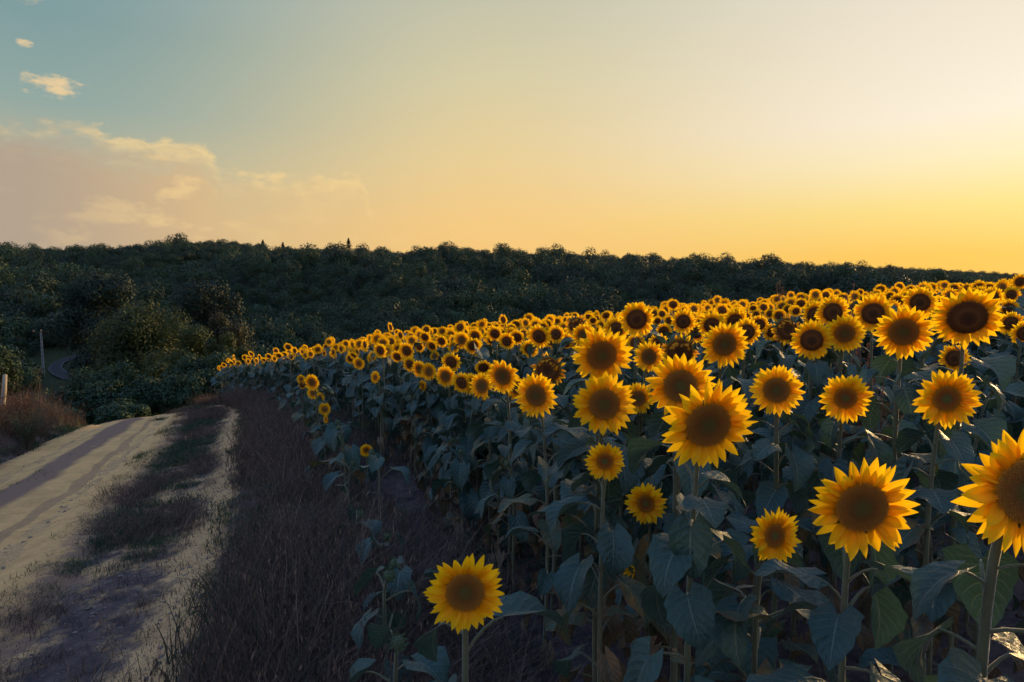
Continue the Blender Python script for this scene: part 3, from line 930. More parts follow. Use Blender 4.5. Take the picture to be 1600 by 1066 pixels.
def disc_geo(dome, florets, seg=28, rings=7, spike=.05):
    g = Geo(); V = [(0, 0, dome)]; U = [(0, 0)]
    for i in range(1, rings + 1):
        r_ = i / rings
        for k in range(seg):
            a = 2 * math.pi * k / seg
            z = dome * (1 - r_ ** 2) + .035 * math.exp(-((r_ - .8) / .18) ** 2) - .03 * math.exp(-(r_ / .3) ** 2)
            V.append((r_ * math.cos(a), r_ * math.sin(a), z)); U.append((r_, 0))
    F = [(0, 1 + k, 1 + (k + 1) % seg) for k in range(seg)]
    for i in range(rings - 1):
        for k in range(seg):
            a0 = 1 + i * seg
            F.append((a0 + k, a0 + seg + k, a0 + seg + (k + 1) % seg, a0 + (k + 1) % seg))
    g.add(V, F, U)
    rr = random.Random(8)
    for q in range(florets):
        r_ = math.sqrt((q + .5) / florets) * .985; a = q * 2.39996
        z = dome * (1 - r_ ** 2) + .035 * math.exp(-((r_ - .8) / .18) ** 2) - .03 * math.exp(-(r_ / .3) ** 2)
        h = spike * (.25 + 1.6 * max(0, (r_ - .40)) / .60) * rr.uniform(.5, 1.4)
        s = .014 + .012 * r_
        ox, oy = r_ * math.cos(a), r_ * math.sin(a); lx, ly = math.cos(a) * h * .25, math.sin(a) * h * .25
        g.add([(ox - s, oy, z - .01), (ox + s * .5, oy + s * .87, z - .01), (ox + s * .5, oy - s * .87, z - .01), (ox + lx, oy + ly, z + h)],
              [(0, 1, 3), (1, 2, 3), (2, 0, 3)], [(r_, 0), (r_, 0), (r_, 0), (r_, 1)])
    return g
DISC = {'f': disc_geo(.10, 700, spike=.06).mesh("disc", [M_DISC_F]), 'm': disc_geo(.26, 560, spike=.028).mesh("disc", [M_DISC_M]),
        'y': disc_geo(.06, 480, spike=.08).mesh("disc", [M_DISC_Y])}
DISC['w'] = DISC['m']
DISC_LOW = {k: disc_geo(d_, 0, 14, 3) for k, d_ in (('f', .10), ('m', .26), ('y', .06))}
DISC_LOW_ME = {k: DISC_LOW[k].mesh("disc", [{'f': M_DISC_F, 'm': M_DISC_M, 'y': M_DISC_Y}[k]]) for k in DISC_LOW}
DISC_LOW_ME['w'] = DISC_LOW_ME['m']
def calyx_geo(n=20, tip=1.32, depth=.55, seed=0):
    rr = random.Random(seed); g = Geo(); V = []; U = []
    prof = [(.16, -depth), (.55, -depth * .85), (.92, -depth * .45), (1.0, -.05)]
    for r_, z in prof:
        for k in range(2 * n):
            a = math.pi * k / n; V.append((r_ * math.cos(a), r_ * math.sin(a), z)); U.append((k / (2 * n), 0))
    for k in range(2 * n):
        a = math.pi * k / n; t_ = tip * rr.uniform(.9, 1.15) if k % 2 else 1.05
        V.append((t_ * math.cos(a), t_ * math.sin(a), (-.30 * rr.uniform(.3, 1.4)) if k % 2 else -.12)); U.append((k / (2 * n), 1))
    m2 = 2 * n
    F = [(i * m2 + k, i * m2 + (k + 1) % m2, (i + 1) * m2 + (k + 1) % m2, (i + 1) * m2 + k) for i in range(4) for k in range(m2)]
    g.add(V, F, U)
    return g
CALYX = [calyx_geo(seed=k).mesh("calyx", [M_CALYX]) for k in range(3)]
CALYX_LOW = calyx_geo(9, 1.25, .5, 4)
def bud_geo(opened):
    """closed green bud, its bracts folded over the middle"""
    g = Geo(); rr = random.Random(5)
    V = []; F = []; seg = 14
    prof = [(.2, -.75), (.75, -.6), (1.0, -.2), (.95, .15), (.7, .4), (.25, .52)]
    for r_, z in prof:
        for k in range(seg):
            a = 2 * math.pi * k / seg; V.append((r_ * math.cos(a), r_ * math.sin(a), z))
    F = [(i * seg + k, i * seg + (k + 1) % seg, (i + 1) * seg + (k + 1) % seg, (i + 1) * seg + k) for i in range(len(prof) - 1) for k in range(seg)]
    F.append(tuple((len(prof) - 1) * seg + k for k in range(seg)))
    g.add(V, F)
    for ring, (r0, z0, r1, z1, n) in enumerate(((1.0, -.3, 1.55, .35, 11), (.9, .05, 1.1, .75, 9), (.6, .35, .35, .95, 7))):
        for k in range(n):
            a = 2 * math.pi * (k + .5 * ring) / n + rr.uniform(-.1, .1); q = .26
            f_ = rr.uniform(.85, 1.2)
            g.add([(r0 * math.cos(a - q), r0 * math.sin(a - q), z0), (r0 * math.cos(a + q), r0 * math.sin(a + q), z0),
                   ((r0 + r1) / 2 * math.cos(a + .16), (r0 + r1) / 2 * math.sin(a + .16), (z0 + z1) / 2 + .05), (r1 * f_ * math.cos(a), r1 * f_ * math.sin(a), z1),
                   ((r0 + r1) / 2 * math.cos(a - .16), (r0 + r1) / 2 * math.sin(a - .16), (z0 + z1) / 2 + .05)], [(0, 1, 2, 3, 4)])
    return g
BUD_ME = bud_geo(0).mesh("bud", [M_CALYX], smooth=False)

DRATIO = {'f': .48, 'm': .52, 'y': .42, 'w': .60}
def petal_places(rr, style, n=None):
    """(angle, ring, tilt, twist, length, width, withered) for every ray floret of a head"""
    out = []
    n1 = rr.randint(22, 26); n2 = rr.randint(20, 25)
    for ring, n_ in ((0, n1), (1, n2)):
        for k in range(n_):
            a = 2 * math.pi * (k + .5 * ring) / n_ + rr.uniform(-.09, .09)
            tilt = R(rr.uniform(2, 24) if ring == 0 else rr.uniform(-16, 6))
            ln = rr.uniform(.82, 1.08); old = False
            if style == 'm': tilt += R(rr.uniform(-10, 8)); ln *= rr.uniform(.85, 1)
            if style == 'w':
                up = math.sin(a)
                if up > .25 and rr.random() < .75:
                    tilt = R(rr.uniform(95, 150)); ln *= .75; old = True
                else:
                    tilt = R(rr.uniform(-45, 20)); ln *= .85; old = rr.random() < .6
                if rr.random() < .15: continue
            out.append((a, ring, tilt, rr.uniform(-.45, .45), ln, rr.uniform(.85, 1.2), old))
    return out
def petal_matrix(a, ring, tilt, twist, ln, wd, plen):
    return (Matrix.Rotation(a, 4, 'Z') @ Matrix.Translation((.90 - .03 * ring, 0, -.02 - .045 * ring)) @ Matrix.Rotation(-tilt, 4, 'Y')
            @ Matrix.Rotation(twist, 4, 'X') @ Matrix.Diagonal((plen * ln, plen * wd * .95, plen * ln, 1)))
def petals_joined(style, seed, low):
    rr = random.Random(seed); g = Geo(); dr = DRATIO[style]
    plen = 1 / dr - .90
    for (a, ring, tilt, tw, ln, wd, old) in petal_places(rr, style):
        src = rr.choice(PET_LOW if low else PET)
        g.add(*src, mat=1 if old else 0, mtx=petal_matrix(a, ring, tilt, tw, ln, wd, plen))
    return g
PETALS_ME = {s: [petals_joined(s, 100 + 7 * i, False).mesh("petals", [M_PETAL, M_PETAL_OLD]) for i in range(4)] for s in 'fmyw'}
PETALS_LOW = {s: [petals_joined(s, 300 + 7 * i, True) for i in range(3)] for s in 'fmy'}

def head_matrix(pos, yaw, pitch, roll, scale):
    z = Vector((math.sin(yaw) * math.cos(pitch), -math.cos(yaw) * math.cos(pitch), math.sin(pitch)))
    x = Vector((0, 0, 1)).cross(z)
    x = x.normalized() if x.length > 1e-4 else Vector((1, 0, 0))
    y = z.cross(x)
    m3 = Matrix((x, y, z)).transposed().to_4x4()
    return Matrix.Translation(pos) @ m3 @ Matrix.Rotation(roll, 4, 'Z') @ Matrix.Scale(scale, 4), z

def stem_path(h, hx, hy, hv, rd, rr, n=12):
    top = Vector((hx, hy, h)) - hv * rd * .5
    b0 = Vector((0, 0, -.06))
    lx, ly = rr.uniform(-.05, .05), rr.uniform(-.05, .05)
    m = Vector((lx, ly, h * .5))
    pre = top - hv * .10 + Vector((0, 0, .03))
    return bez(b0, m, (pre.x, pre.y, h * .86), top, n)

BIG_HEADS = []      # (x/y, (z-eye)/y, radius, distance) of the large blooms, kept clear of leaves in front
def hides_bloom(p, own):
    u, v = p.x / max(p.y, .3), (p.z - 1.9) / max(p.y, .3)
    for (hu, hv_, hr, hd) in BIG_HEADS:
        if p.y < hd + .05 and (u - hu) ** 2 + (v - hv_) ** 2 < (hr * .98) ** 2:
            return True
    return False
def sunflower(x, y, h, D, yaw, pitch, style, level, label, group=None, seed=0, headless=False, nleaf=None, name="sunflower", lscale=1.0, top_leaf=.9):
    rr = random.Random(seed)
    yaw, pitch = R(yaw), R(pitch)
    bud = style in 'gb'
    dr = DRATIO.get(style, .5)
    rd = D / 2 * dr if not bud else D * .45
    hv = Vector((math.sin(yaw) * math.cos(pitch), -math.cos(yaw) * math.cos(pitch), math.sin(pitch)))
    off = .07 + .25 * rd
    bx, by = x - hv.x * off, y - hv.y * off
    gz = float(GR(bx, by)); zrel = h + G(x, y) - gz
    root = bpy.data.objects.new(name, None); COL.objects.link(root)
    root.empty_display_size = .1
    root.location = (bx, by, gz)
    props(root, label, "sunflower", group)
    P = stem_path(zrel, hv.x * off, hv.y * off, hv, rd, rr)
    r0 = (.0085 + .0045 * rr.random()) * (.6 + .4 * min(zrel, 1.6) / 1.5)
    g = Geo(); g.add(*tube(P, np.linspace(r0 * 1.15, r0 * .72, len(P)), 7))
    link("stem", g.mesh("stem", [M_STEM]), root)
    # leaves up the stem
    nlf = nleaf or rr.randint(18, 22)
    a0 = rr.random() * 6.28
    if level in ('hero', 'near'):
        for k in range(nlf):
            t = .10 + (top_leaf - .10) * (k + rr.uniform(-.25, .25)) / nlf
            t = min(max(t, .06), .93)
            q = t * (len(P) - 1); i0 = int(q); f_ = q - i0
            pos = P[i0] * (1 - f_) + P[min(i0 + 1, len(P) - 1)] * f_
            a = a0 + k * 2.4 + rr.uniform(-.3, .3)
            size = (.55 + .75 * math.sin(math.pi * min(1, .12 + .80 * t) ** 1.1)) * rr.uniform(.85, 1.15) * lscale
            dead = t < .36 and rr.random() < .8
            spotted = (not dead) and t < .5 and rr.random() < .6
            me = rr.choice(LEAF_DD if dead else (LEAF_SP if spotted else LEAF_ME))
            mt = Matrix.Translation(pos) @ Matrix.Rotation(a, 4, 'Z') @ Matrix.Rotation(rr.uniform(-.25, .30), 4, 'Y') @ Matrix.Rotation(rr.uniform(-.35, .35), 4, 'X') @ Matrix.Scale(size, 4)
            for attempt in range(7):
                base = Vector((bx, by, gz))
                if sum(hides_bloom(base + mt @ q_, 0) for q_ in LEAF_PTS[me.name]) < 1: break
                mt = Matrix.Translation(pos) @ Matrix.Rotation(a + .9 * (attempt + 1), 4, 'Z') @ Matrix.Rotation(rr.uniform(0, .35), 4, 'Y') @ Matrix.Scale(size, 4)
            else:
                continue
            link("leaf", me, root, mt)
    else:
        g = Geo()
        for k in range(9):
            t = .25 + .68 * k / 9
            pos = P[int(t * (len(P) - 1))]
            a = a0 + k * 2.4 + rr.uniform(-.3, .3)
            size = (.55 + .75 * math.sin(math.pi * (.12 + .80 * t) ** 1.1)) * rr.uniform(.85, 1.2) * lscale
            mt = Matrix.Translation(pos) @ Matrix.Rotation(a, 4, 'Z') @ Matrix.Rotation(rr.uniform(-.2, .3), 4, 'Y') @ Matrix.Scale(size, 4)
            g.join(rr.choice(LEAF_LOW), mt)
        props(link("leaves", g.mesh("leaves", [M_LEAF, M_STEM]), root), kind='stuff')
    if headless:
        return root
    hm, _ = head_matrix(Vector((hv.x * off, hv.y * off, zrel)), yaw, pitch, rr.uniform(-.3, .3) if style == 'w' else rr.random() * 6.28, rd)
    if bud:
        hd = link("bud", BUD_ME, root, hm)
        if style == 'b':
            for k in range(9):
                a = k * .7 + rr.uniform(-.1, .1)
                link("petal", rr.choice(PET_ME), hd, Matrix.Rotation(a, 4, 'Z') @ Matrix.Translation((.6, 0, .25)) @ Matrix.Rotation(-R(rr.uniform(30, 75)), 4, 'Y') @ Matrix.Scale(rr.uniform(1.0, 1.5), 4))
        return root
    hd = link("flower_head", DISC[style] if level in ('hero', 'near') else DISC_LOW_ME[style], root, hm)
    link("calyx", rr.choice(CALYX), hd)
    plen = 1 / dr - .90
    if level == 'hero':
        for (a, ring, tilt, tw, ln, wd, old) in petal_places(rr, style):
            link("petal", rr.choice(PET_OLD if old else PET_ME), hd, petal_matrix(a, ring, tilt, tw, ln, wd, plen))
    else:
        props(link("petals", rr.choice(PETALS_ME[style]), hd), kind='stuff')
    return root

# ------------------------------------------------------------------ the sunflowers one can pick out: x, y, head height, width, turn, state, label
BLOOMS = [
    (0.87, 1.14, 1.51, 0.225, 2, 'f', "huge sunflower half cut off by the picture's side edge"),
    (0.8, 1.54, 1.37, 0.22, -4, 'f', 'big low sunflower with stippled brown disc in front of broad leaves, beside the cut-off one'),
    (0.75, 1.92, 1.18, 0.15, 18, 'y', 'small tilted sunflower low down next to the big stippled bloom'),
    (0.52, 1.8, 1.54, 0.235, 6, 'f', 'largest whole sunflower, long pointed petals overlapping a second big bloom behind it'),
    (-0.13, 1.86, 1.12, 0.205, 4, 'f', 'lone low sunflower standing apart above bare soil at the field corner'),
    (0.34, 2.51, 1.51, 0.22, 0, 'f', 'big sunflower with flat brown disc, directly below another equally big bloom'),
    (0.35, 2.66, 1.68, 0.225, 6, 'f', 'big sunflower directly above the flat-disced bloom, ringed dark disc'),
    (0.59, 2.38, 1.57, 0.22, -8, 'f', 'big sunflower partly hidden behind the largest whole bloom'),
    (0.8, 4.38, 1.75, 0.23, -6, 'm', 'tall ripe sunflower with a domed dark disc rising above the crest of blooms'),
    (1.02, 3.27, 1.63, 0.215, 0, 'f', 'round dark-disced sunflower on a straight stem, next bloom over from the tall ripe one'),
    (1.09, 2.8, 1.46, 0.195, -22, 'f', 'sunflower with reddish brown disc, alone against dark leaves, level with the hidden big bloom'),
    (1.41, 2.87, 1.39, 0.195, -14, 'y', 'young sunflower with reddish ring and olive centre, alone on a thin stem over dark leaves'),
    (1.53, 2.39, 1.44, 0.198, -10, 'y', 'young wide sunflower with olive centre below the biggest ripe bloom'),
    (1.7, 2.96, 1.64, 0.225, -20, 'f', 'big sunflower facing sideways, next to the biggest ripe bloom'),
    (1.78, 2.67, 1.7, 0.268, -24, 'm', "biggest ripe sunflower with huge dark disc near the picture's side, above a wide young bloom"),
    (1.78, 3.65, 1.6, 0.195, -16, 'f', 'mid-sized sunflower with ringed disc touching a dark ripe bloom on its left side'),
    (1.6, 3.64, 1.58, 0.205, -20, 'm', 'mid-sized ripe sunflower with plain dark disc beside a ringed one'),
    (1.76, 4.37, 1.6, 0.205, 4, 'w', 'withering sunflower tucked behind the plain dark ripe bloom, petals folded over'),
    (2.07, 4.41, 1.68, 0.215, -5, 'm', 'ripe sunflower looking over the top of the ringed mid-sized bloom'),
    (2.14, 4.05, 1.67, 0.22, -22, 'm', 'ripe sunflower above and between the ringed bloom and the sideways big bloom'),
    (2.68, 4.49, 1.69, 0.21, -35, 'm', 'ripe sunflower turned strongly away, just beside the biggest ripe bloom'),
    (0.82, 4.08, 1.53, 0.18, 8, 'f', 'small sunflower with ringed disc beside a withering one, below the tall ripe bloom'),
    (0.96, 3.9, 1.56, 0.22, -10, 'w', 'withering sunflower with a bite-shaped disc, right of the small ringed bloom'),
    (0.75, 4.04, 1.29, 0.175, -8, 'f', 'small sunflower mostly hidden behind the flat-disced big bloom'),
    (0.32, 2.33, 1.34, 0.128, -5, 'y', 'small young sunflower alone below the flat-disced big bloom'),
    (0.61, 3.07, 0.95, 0.175, -24, 'y', 'small young sunflower facing sideways, low among leaves under the largest bloom'),
    (0.12, 3.38, 1.45, 0.21, -26, 'f', "sunflower seen obliquely with oval reddish disc, largest at the field's sloping side"),
    (0.21, 3.94, 1.52, 0.215, -18, 'w', 'withering sunflower whose upper petals hang over its dark disc, above the oblique bloom'),
    (-0.06, 4.39, 1.46, 0.215, -24, 'f', 'oblique sunflower with large oval disc, second along the sloping side of blooms'),
    (0.03, 5.04, 1.3, 0.19, -26, 'f', 'sunflower squeezed between two oblique blooms on the sloping side'),
    (-0.23, 5.18, 1.32, 0.205, -30, 'f', 'oblique sunflower fourth down the sloping side of blooms'),
    (-0.36, 5.93, 1.26, 0.19, -30, 'f', 'narrow sunflower behind the fourth bloom of the sloping side'),
    (-0.44, 5.94, 1.28, 0.19, -28, 'm', 'ripe sunflower fifth down the sloping side of blooms'),
    (-0.61, 6.25, 1.32, 0.2, -24, 'f', 'sunflower sixth down the sloping side, apart from its neighbours'),
    (-0.59, 6.61, 1.42, 0.205, -22, 'm', 'ripe sunflower above the sloping side row, alone against leaves'),
    (-0.88, 7.21, 1.3, 0.19, -26, 'f', 'sunflower seventh down the sloping side of blooms'),
    (-0.99, 7.28, 1.33, 0.185, -30, 'f', 'sunflower eighth down the sloping side of blooms'),
    (-1.18, 7.87, 1.35, 0.185, -24, 'm', 'ripe sunflower ninth down the sloping side of blooms'),
    (-0.94, 7.18, 1.16, 0.115, -45, 'y', 'tiny side-on sunflower hanging below the sloping side row'),
    (-1.6, 7.97, 1.23, 0.15, -40, 'y', 'tiny side-on sunflower alone against blue-green leaves far down the side'),
    (0.19, 7.34, 1.43, 0.2, -24, 'm', 'ripe sunflower just above the withering bloom of the sloping side'),
    (0.24, 6.03, 1.62, 0.215, -24, 'm', 'large ripe sunflower under the crest with drooping leaf beside it'),
    (0.45, 6.98, 1.58, 0.19, -20, 'm', 'ripe sunflower with a leaf across its disc, next to a large ripe one'),
    (-1.28, 8.28, 1.49, 0.21, -20, 'm', 'S'),
    (-1.55, 9.19, 1.38, 0.19, -20, 'm', 'S'),
    (-1.53, 11.24, 1.39, 0.19, -20, 'm', 'S'),
    (-1.25, 10.65, 1.41, 0.2, -26, 'm', 'S'),
    (-1.05, 10.15, 1.49, 0.2, -20, 'm', 'S'),
    (-0.62, 8.4, 1.55, 0.205, -15, 'f', 'S'),
    (-0.48, 8.88, 1.57, 0.2, -18, 'm', 'S'),
    (-0.21, 8.4, 1.59, 0.205, -15, 'm', 'C'),
    (-0.06, 7.89, 1.51, 0.2, -20, 'm', 'C'),
    (0.06, 8.2, 1.53, 0.2, -20, 'm', 'C'),
    (-1.36, 10.66, 1.56, 0.2, -15, 'm', 'S'),
    (-2.27, 10.1, 1.29, 0.19, -20, 'f', 'S'),
    (-2.75, 11.58, 1.3, 0.185, -20, 'm', 'S'),
    (-2.31, 11.23, 1.27, 0.19, -25, 'm', 'S'),
    (-1.8, 9.32, 1.48, 0.21, -25, 'm', 'S'),
    (-2.5, 8.5, 1.21, 0.2, -15, 'f', 'largest of the seven sunflowers in the straggling outer row by the dry bank'),
    (-3.51, 11.33, 1.06, 0.16, -15, 'f', 'O'),
    (-3.5, 11.33, 0.97, 0.16, -15, 'w', 'O'),
    (-2.72, 9.29, 1, 0.175, -15, 'f', 'O'),
    (-2.91, 10.28, 0.83, 0.155, -10, 'f', 'O'),
    (-2.56, 9.28, 0.76, 0.175, -5, 'f', 'O'),
    (-2.49, 9.08, 0.65, 0.12, -50, 'y', 'O'),
    (-1.48, 6.87, 0.59, 0.13, 15, 'y', 'tiny young sunflower alone low in the outer row above dark grass'),
    (0.56, 3.09, 0.65, 0.062, -50, 'b', 'tiny half-open yellow bud low among the stems'),
    (3.07, 4.73, 1.27, 0.2, -10, 'm', 'drooping sunflower half covered by a leaf beneath the biggest ripe bloom'),
    (1.82, 3.87, 1.48, 0.08, -10, 'g', 'closed green bud below the ringed mid-sized bloom'),
    (4.2, 5.75, 1.39, 0.205, -15, 'm', 'R'),
    (5.01, 6.89, 1.44, 0.2, -15, 'm', 'R'),
    (4.01, 5.33, 1.34, 0.21, -15, 'm', 'R'),
    (4.69, 6.68, 1.58, 0.2, -15, 'm', 'R'),
    (6.34, 9.3, 1.62, 0.2, -12, 'm', 'R'),
    (6, 8.22, 1.53, 0.2, -12, 'm', 'R'),
    (6.35, 8.56, 1.67, 0.2, -12, 'm', 'R'),
    (6.79, 9.48, 1.58, 0.195, -12, 'm', 'R'),
    (6.75, 10.16, 1.59, 0.19, -12, 'm', 'R'),
    (6.56, 10.16, 1.61, 0.19, -12, 'm', 'R'),
    (6.92, 11.29, 1.63, 0.19, -12, 'm', 'R'),
    (6.59, 11.32, 1.62, 0.18, -12, 'm', 'R'),
    (6.49, 11.32, 1.51, 0.18, -12, 'm', 'R'),
    (6.23, 11.28, 1.54, 0.19, -12, 'm', 'R'),
    (1.44, 5.74, 1.65, 0.21, -5, 'm', 'C'),
    (1.71, 6.33, 1.51, 0.19, -20, 'm', 'C'),
    (1.56, 5.33, 1.62, 0.215, -5, 'm', 'C'),
    (1.78, 5.46, 1.63, 0.215, 5, 'm', 'C'),
    (1.41, 6.57, 1.43, 0.185, -25, 'm', 'C'),
    (0.85, 5.59, 1.64, 0.22, 15, 'm', 'C'),
    (0.59, 6.22, 1.68, 0.21, -5, 'w', 'sunflower turned aside, partly behind the tall ripe bloom'),
    (0.62, 5.92, 1.6, 0.2, 0, 'f', 'withering sunflower with petals over its disc at the crest, beside the tall ripe bloom'),
    (2.7, 12.67, 1.4, 0.19, -5, 'm', 'C'),
    (2.74, 11.92, 1.42, 0.19, -8, 'm', 'C'),
    (1.52, 12.8, 1.51, 0.18, 0, 'm', 'C'),
    (1.67, 12.8, 1.41, 0.18, 0, 'm', 'C'),
    (1.78, 8, 1.46, 0.195, -5, 'm', 'C'),
    (1.79, 5.2, 1.55, 0.205, -8, 'm', 'C'),
    (2.49, 6.88, 1.5, 0.2, -10, 'm', 'C'),
    (2.64, 6.93, 1.41, 0.195, 8, 'm', 'C'),
    (2.36, 5.34, 1.63, 0.21, 10, 'm', 'C'),
    (4.58, 12.81, 1.36, 0.18, -5, 'm', 'R'),
    (4.53, 12.01, 1.38, 0.18, -5, 'm', 'R'),
    (3.79, 9.7, 1.44, 0.2, -8, 'm', 'R'),
    (4.55, 11.27, 1.46, 0.19, -8, 'm', 'R'),
    (4.44, 10.68, 1.44, 0.18, -8, 'm', 'R'),
    (7.71, 15.15, 1.59, 0.17, -5, 'm', 'R'),
    (6.44, 12.02, 1.49, 0.18, -10, 'm', 'R'),
]
SHARED = 'OSCR'      # blooms of the crowd, told apart by their neighbours

# landmarks among the blooms, used to tell crowded neighbours apart
MARKS = [(i, t_) for i, t_ in ((0, "the cut-off huge bloom"), (1, "the big stippled bloom"), (3, "the largest whole bloom"), (4, "the lone corner bloom"), (5, "the flat-disced big bloom"),
         (8, "the tall ripe bloom"), (9, "the straight-stemmed dark bloom"), (11, "the olive-centred young bloom"), (14, "the biggest ripe bloom"), (16, "the plain dark ripe bloom"),
         (19, "the ripe bloom beside the dock weed"), (26, "the oblique oval-disced bloom"), (28, "the second bloom of the sloping side"), (33, "the sixth bloom of the sloping side"), (43, "the ripe bloom on the far slope"),
         (58, "the outer row's largest bloom"), (72, "the crest bloom at the picture's edge"), (84, "the ripe crest bloom near the tall one"))]
def seen(x, y, z):
    return (x / y, (z - 1.9) / y)
MARK_AT = [(seen(BLOOMS[i][0], BLOOMS[i][1], BLOOMS[i][2] + G(BLOOMS[i][0], BLOOMS[i][1])), t_) for i, t_ in MARKS]
CROWD = {}
def beside(what, x, y, z):
    u, v = seen(x, y, z)
    best = min(MARK_AT, key=lambda m_: (m_[0][0] - u) ** 2 + 2.0 * (m_[0][1] - v) ** 2)
    du, dv = u - best[0][0], v - best[0][1]
    if abs(dv) > abs(du): rel = "above" if dv > 0 else "below"
    else: rel = "to the right of" if du > 0 else "to the left of"
    far = math.hypot(du, dv)
    out = "%s %s%s %s" % (what, "well " if far > .13 else "", rel, best[1])
    CROWD.setdefault(out, []).append(far)
    return out
LOOK = {'f': "open sunflower", 'm': "dark-disced sunflower", 'y': "young sunflower", 'w': "withering sunflower", 'g': "budding sunflower", 'b': "half-open sunflower"}
def crowd_label(st, x, y, h):
    size = "small" if y < 7.5 else ("smaller" if y < 9.5 else "tiny")
    return beside(size + " " + LOOK[st], x, y, h + G(x, y))
taken = []
for i, (x, y, h, D, yaw, st, lb) in enumerate(BLOOMS):
    if D / y > .040 or 58 <= i <= 66:
        BIG_HEADS.append((x / y, (h + G(x, y) - 1.9) / y, D * .5 / y, y))
for i, (x, y, h, D, yaw, st, lb) in enumerate(BLOOMS):
    rr = random.Random(900 + i)
    gp = None
    if lb in SHARED:
        gp = 'sunflowers crowding the field'
        lb = crowd_label(st, x, y, h)
    d = math.hypot(x, y)
    px_size = D * 1066.7 / d
    level = 'hero' if px_size > 44 or st in 'b' else ('near' if y < 8.8 else 'mid')
    pit = rr.uniform(-16, 4) if st != 'm' else rr.uniform(-24, -3)
    small = h < 1.0
    sunflower(x, y, h, D * (1.02 if i in (0, 14) else 1.12), yaw, pit, st, level, lb, gp, seed=500 + i, nleaf=(8 if small else None) if i != 4 else 8, lscale=(.52 if small else .60) if i != 4 else .75,
              top_leaf=.86 if i not in (0, 1, 3) else .84)
    taken.append((x, y))
taken = np.array(taken)

# weak plants of the outer row
STUNT = ["stunted budding sunflower in the outer row, %s counting from the lone corner bloom" % o_ for o_ in
         "first second third fourth fifth sixth seventh eighth ninth tenth eleventh twelfth thirteenth fourteenth fifteenth sixteenth".split()]
rr = random.Random(21)
for k, y in enumerate([2.35, 2.9, 3.5, 4.1, 4.7, 5.3, 5.8, 6.3, 7.3, 7.8, 8.2, 9.9, 10.8, 11.7, 12.4, 13.2]):
    x = float(edge_x(y)) + rr.uniform(-.12, .12)
    h = rr.uniform(.55, .85) if y < 5 else rr.uniform(.65, 1.0)
    sunflower(x, y, h, .055, rr.uniform(-60, 60), rr.uniform(0, 50), 'g', 'near', STUNT[k], "stunted plants of the outer row",
              seed=1300 + k, nleaf=7, lscale=.62 if y < 6 else .78, top_leaf=.95)

# the rest of the field, row by row
rr = random.Random(77)
plants = []
HEADS = [(r_[0], r_[1], r_[2], r_[3]) for r_ in BLOOMS]
for k in range(0, 44):
    y = 2.3 + rr.random() * .3
    while y < 23.5:
        x = float(main_x(y)) + .12 + k * .60 + rr.uniform(-.09, .09)
        if x < .80 * y + .9:
            dmin = np.min(np.hypot(taken[:, 0] - x, taken[:, 1] - y))
            over = False
            if y > 6.6:
                u_, v_ = x / y, (1.46 + G(x, y) - 1.9) / y
                for (hx, hy, hh_, hD) in HEADS:
                    if hy > y - .05 and (hx / hy - u_) ** 2 + ((hh_ + G(hx, hy) - 1.9) / hy - v_) ** 2 < (.42 * hD / hy + .09 / y) ** 2:
                        over = True
            if not over and dmin > (.20 if y > 5 else .17) and not (y < 3.0 and x < .75):
                plants.append((x, y))
        y += rr.uniform(.24, .36) * (1.0 if y < 14 else 1.15)
for k in range(22):
    y = 4.2 + k * .34 + rr.uniform(-.1, .1)
    plants.append((float(main_x(y)) - .22 + rr.uniform(-.14, .14), y))
LOW_EDGE = set(plants[-22:])
plants.sort(key=lambda p: math.hypot(*p))
NEAR_Y = 6.6
n_ind = 300 - len(BLOOMS) - 16
far_pts = []
count = 0
for i, (x, y) in enumerate(plants):
    if count < n_ind:
        count += 1
        if y < NEAR_Y or (x, y) in LOW_EDGE:
            cap = .95 if (x, y) in LOW_EDGE else (1.02 if y < 3.2 else 1.22)
            h = cap * rr.uniform(.82, 1.0)
            sunflower(x, y, h, .05, rr.uniform(-60, 60), rr.uniform(0, 60), 'g', 'near', beside("leafy bloomless stem", x, y, h + G(x, y)), "bloomless plants between the rows",
                      seed=2000 + i, nleaf=rr.randint(13, 16), lscale=rr.uniform(.55, .74), top_leaf=.97)
        else:
            gp = 'sunflowers crowding the field'
            st = rr.choice('fmmmmy')
            h = rr.gauss(1.46, .07) - (.10 if x < -2 else 0)
            sunflower(x, y, h, rr.uniform(.19, .245), -14 + rr.gauss(0, 18) + (rr.choice((-65, 60)) if rr.random() < .06 else 0), rr.gauss(-10, 12), st, 'near' if y < 7.4 else 'mid', crowd_label(st, x, y, h), gp, seed=2000 + i)
    else:
        far_pts.append((x, y))

# where several would read the same, order them outwards from their landmark
NTH = "nearest second-nearest third-nearest fourth-nearest fifth-nearest sixth-nearest seventh-nearest eighth-nearest ninth-nearest tenth-nearest".split()
for lb, fars in CROWD.items():
    if len(fars) > 1:
        obs = [o for o in COL.objects if o.get("label") == lb]
        rank = sorted(range(len(fars)), key=lambda i: fars[i])
        for n_, i in enumerate(rank[:10]):
            obs[i]["label"] = NTH[n_] + " " + lb

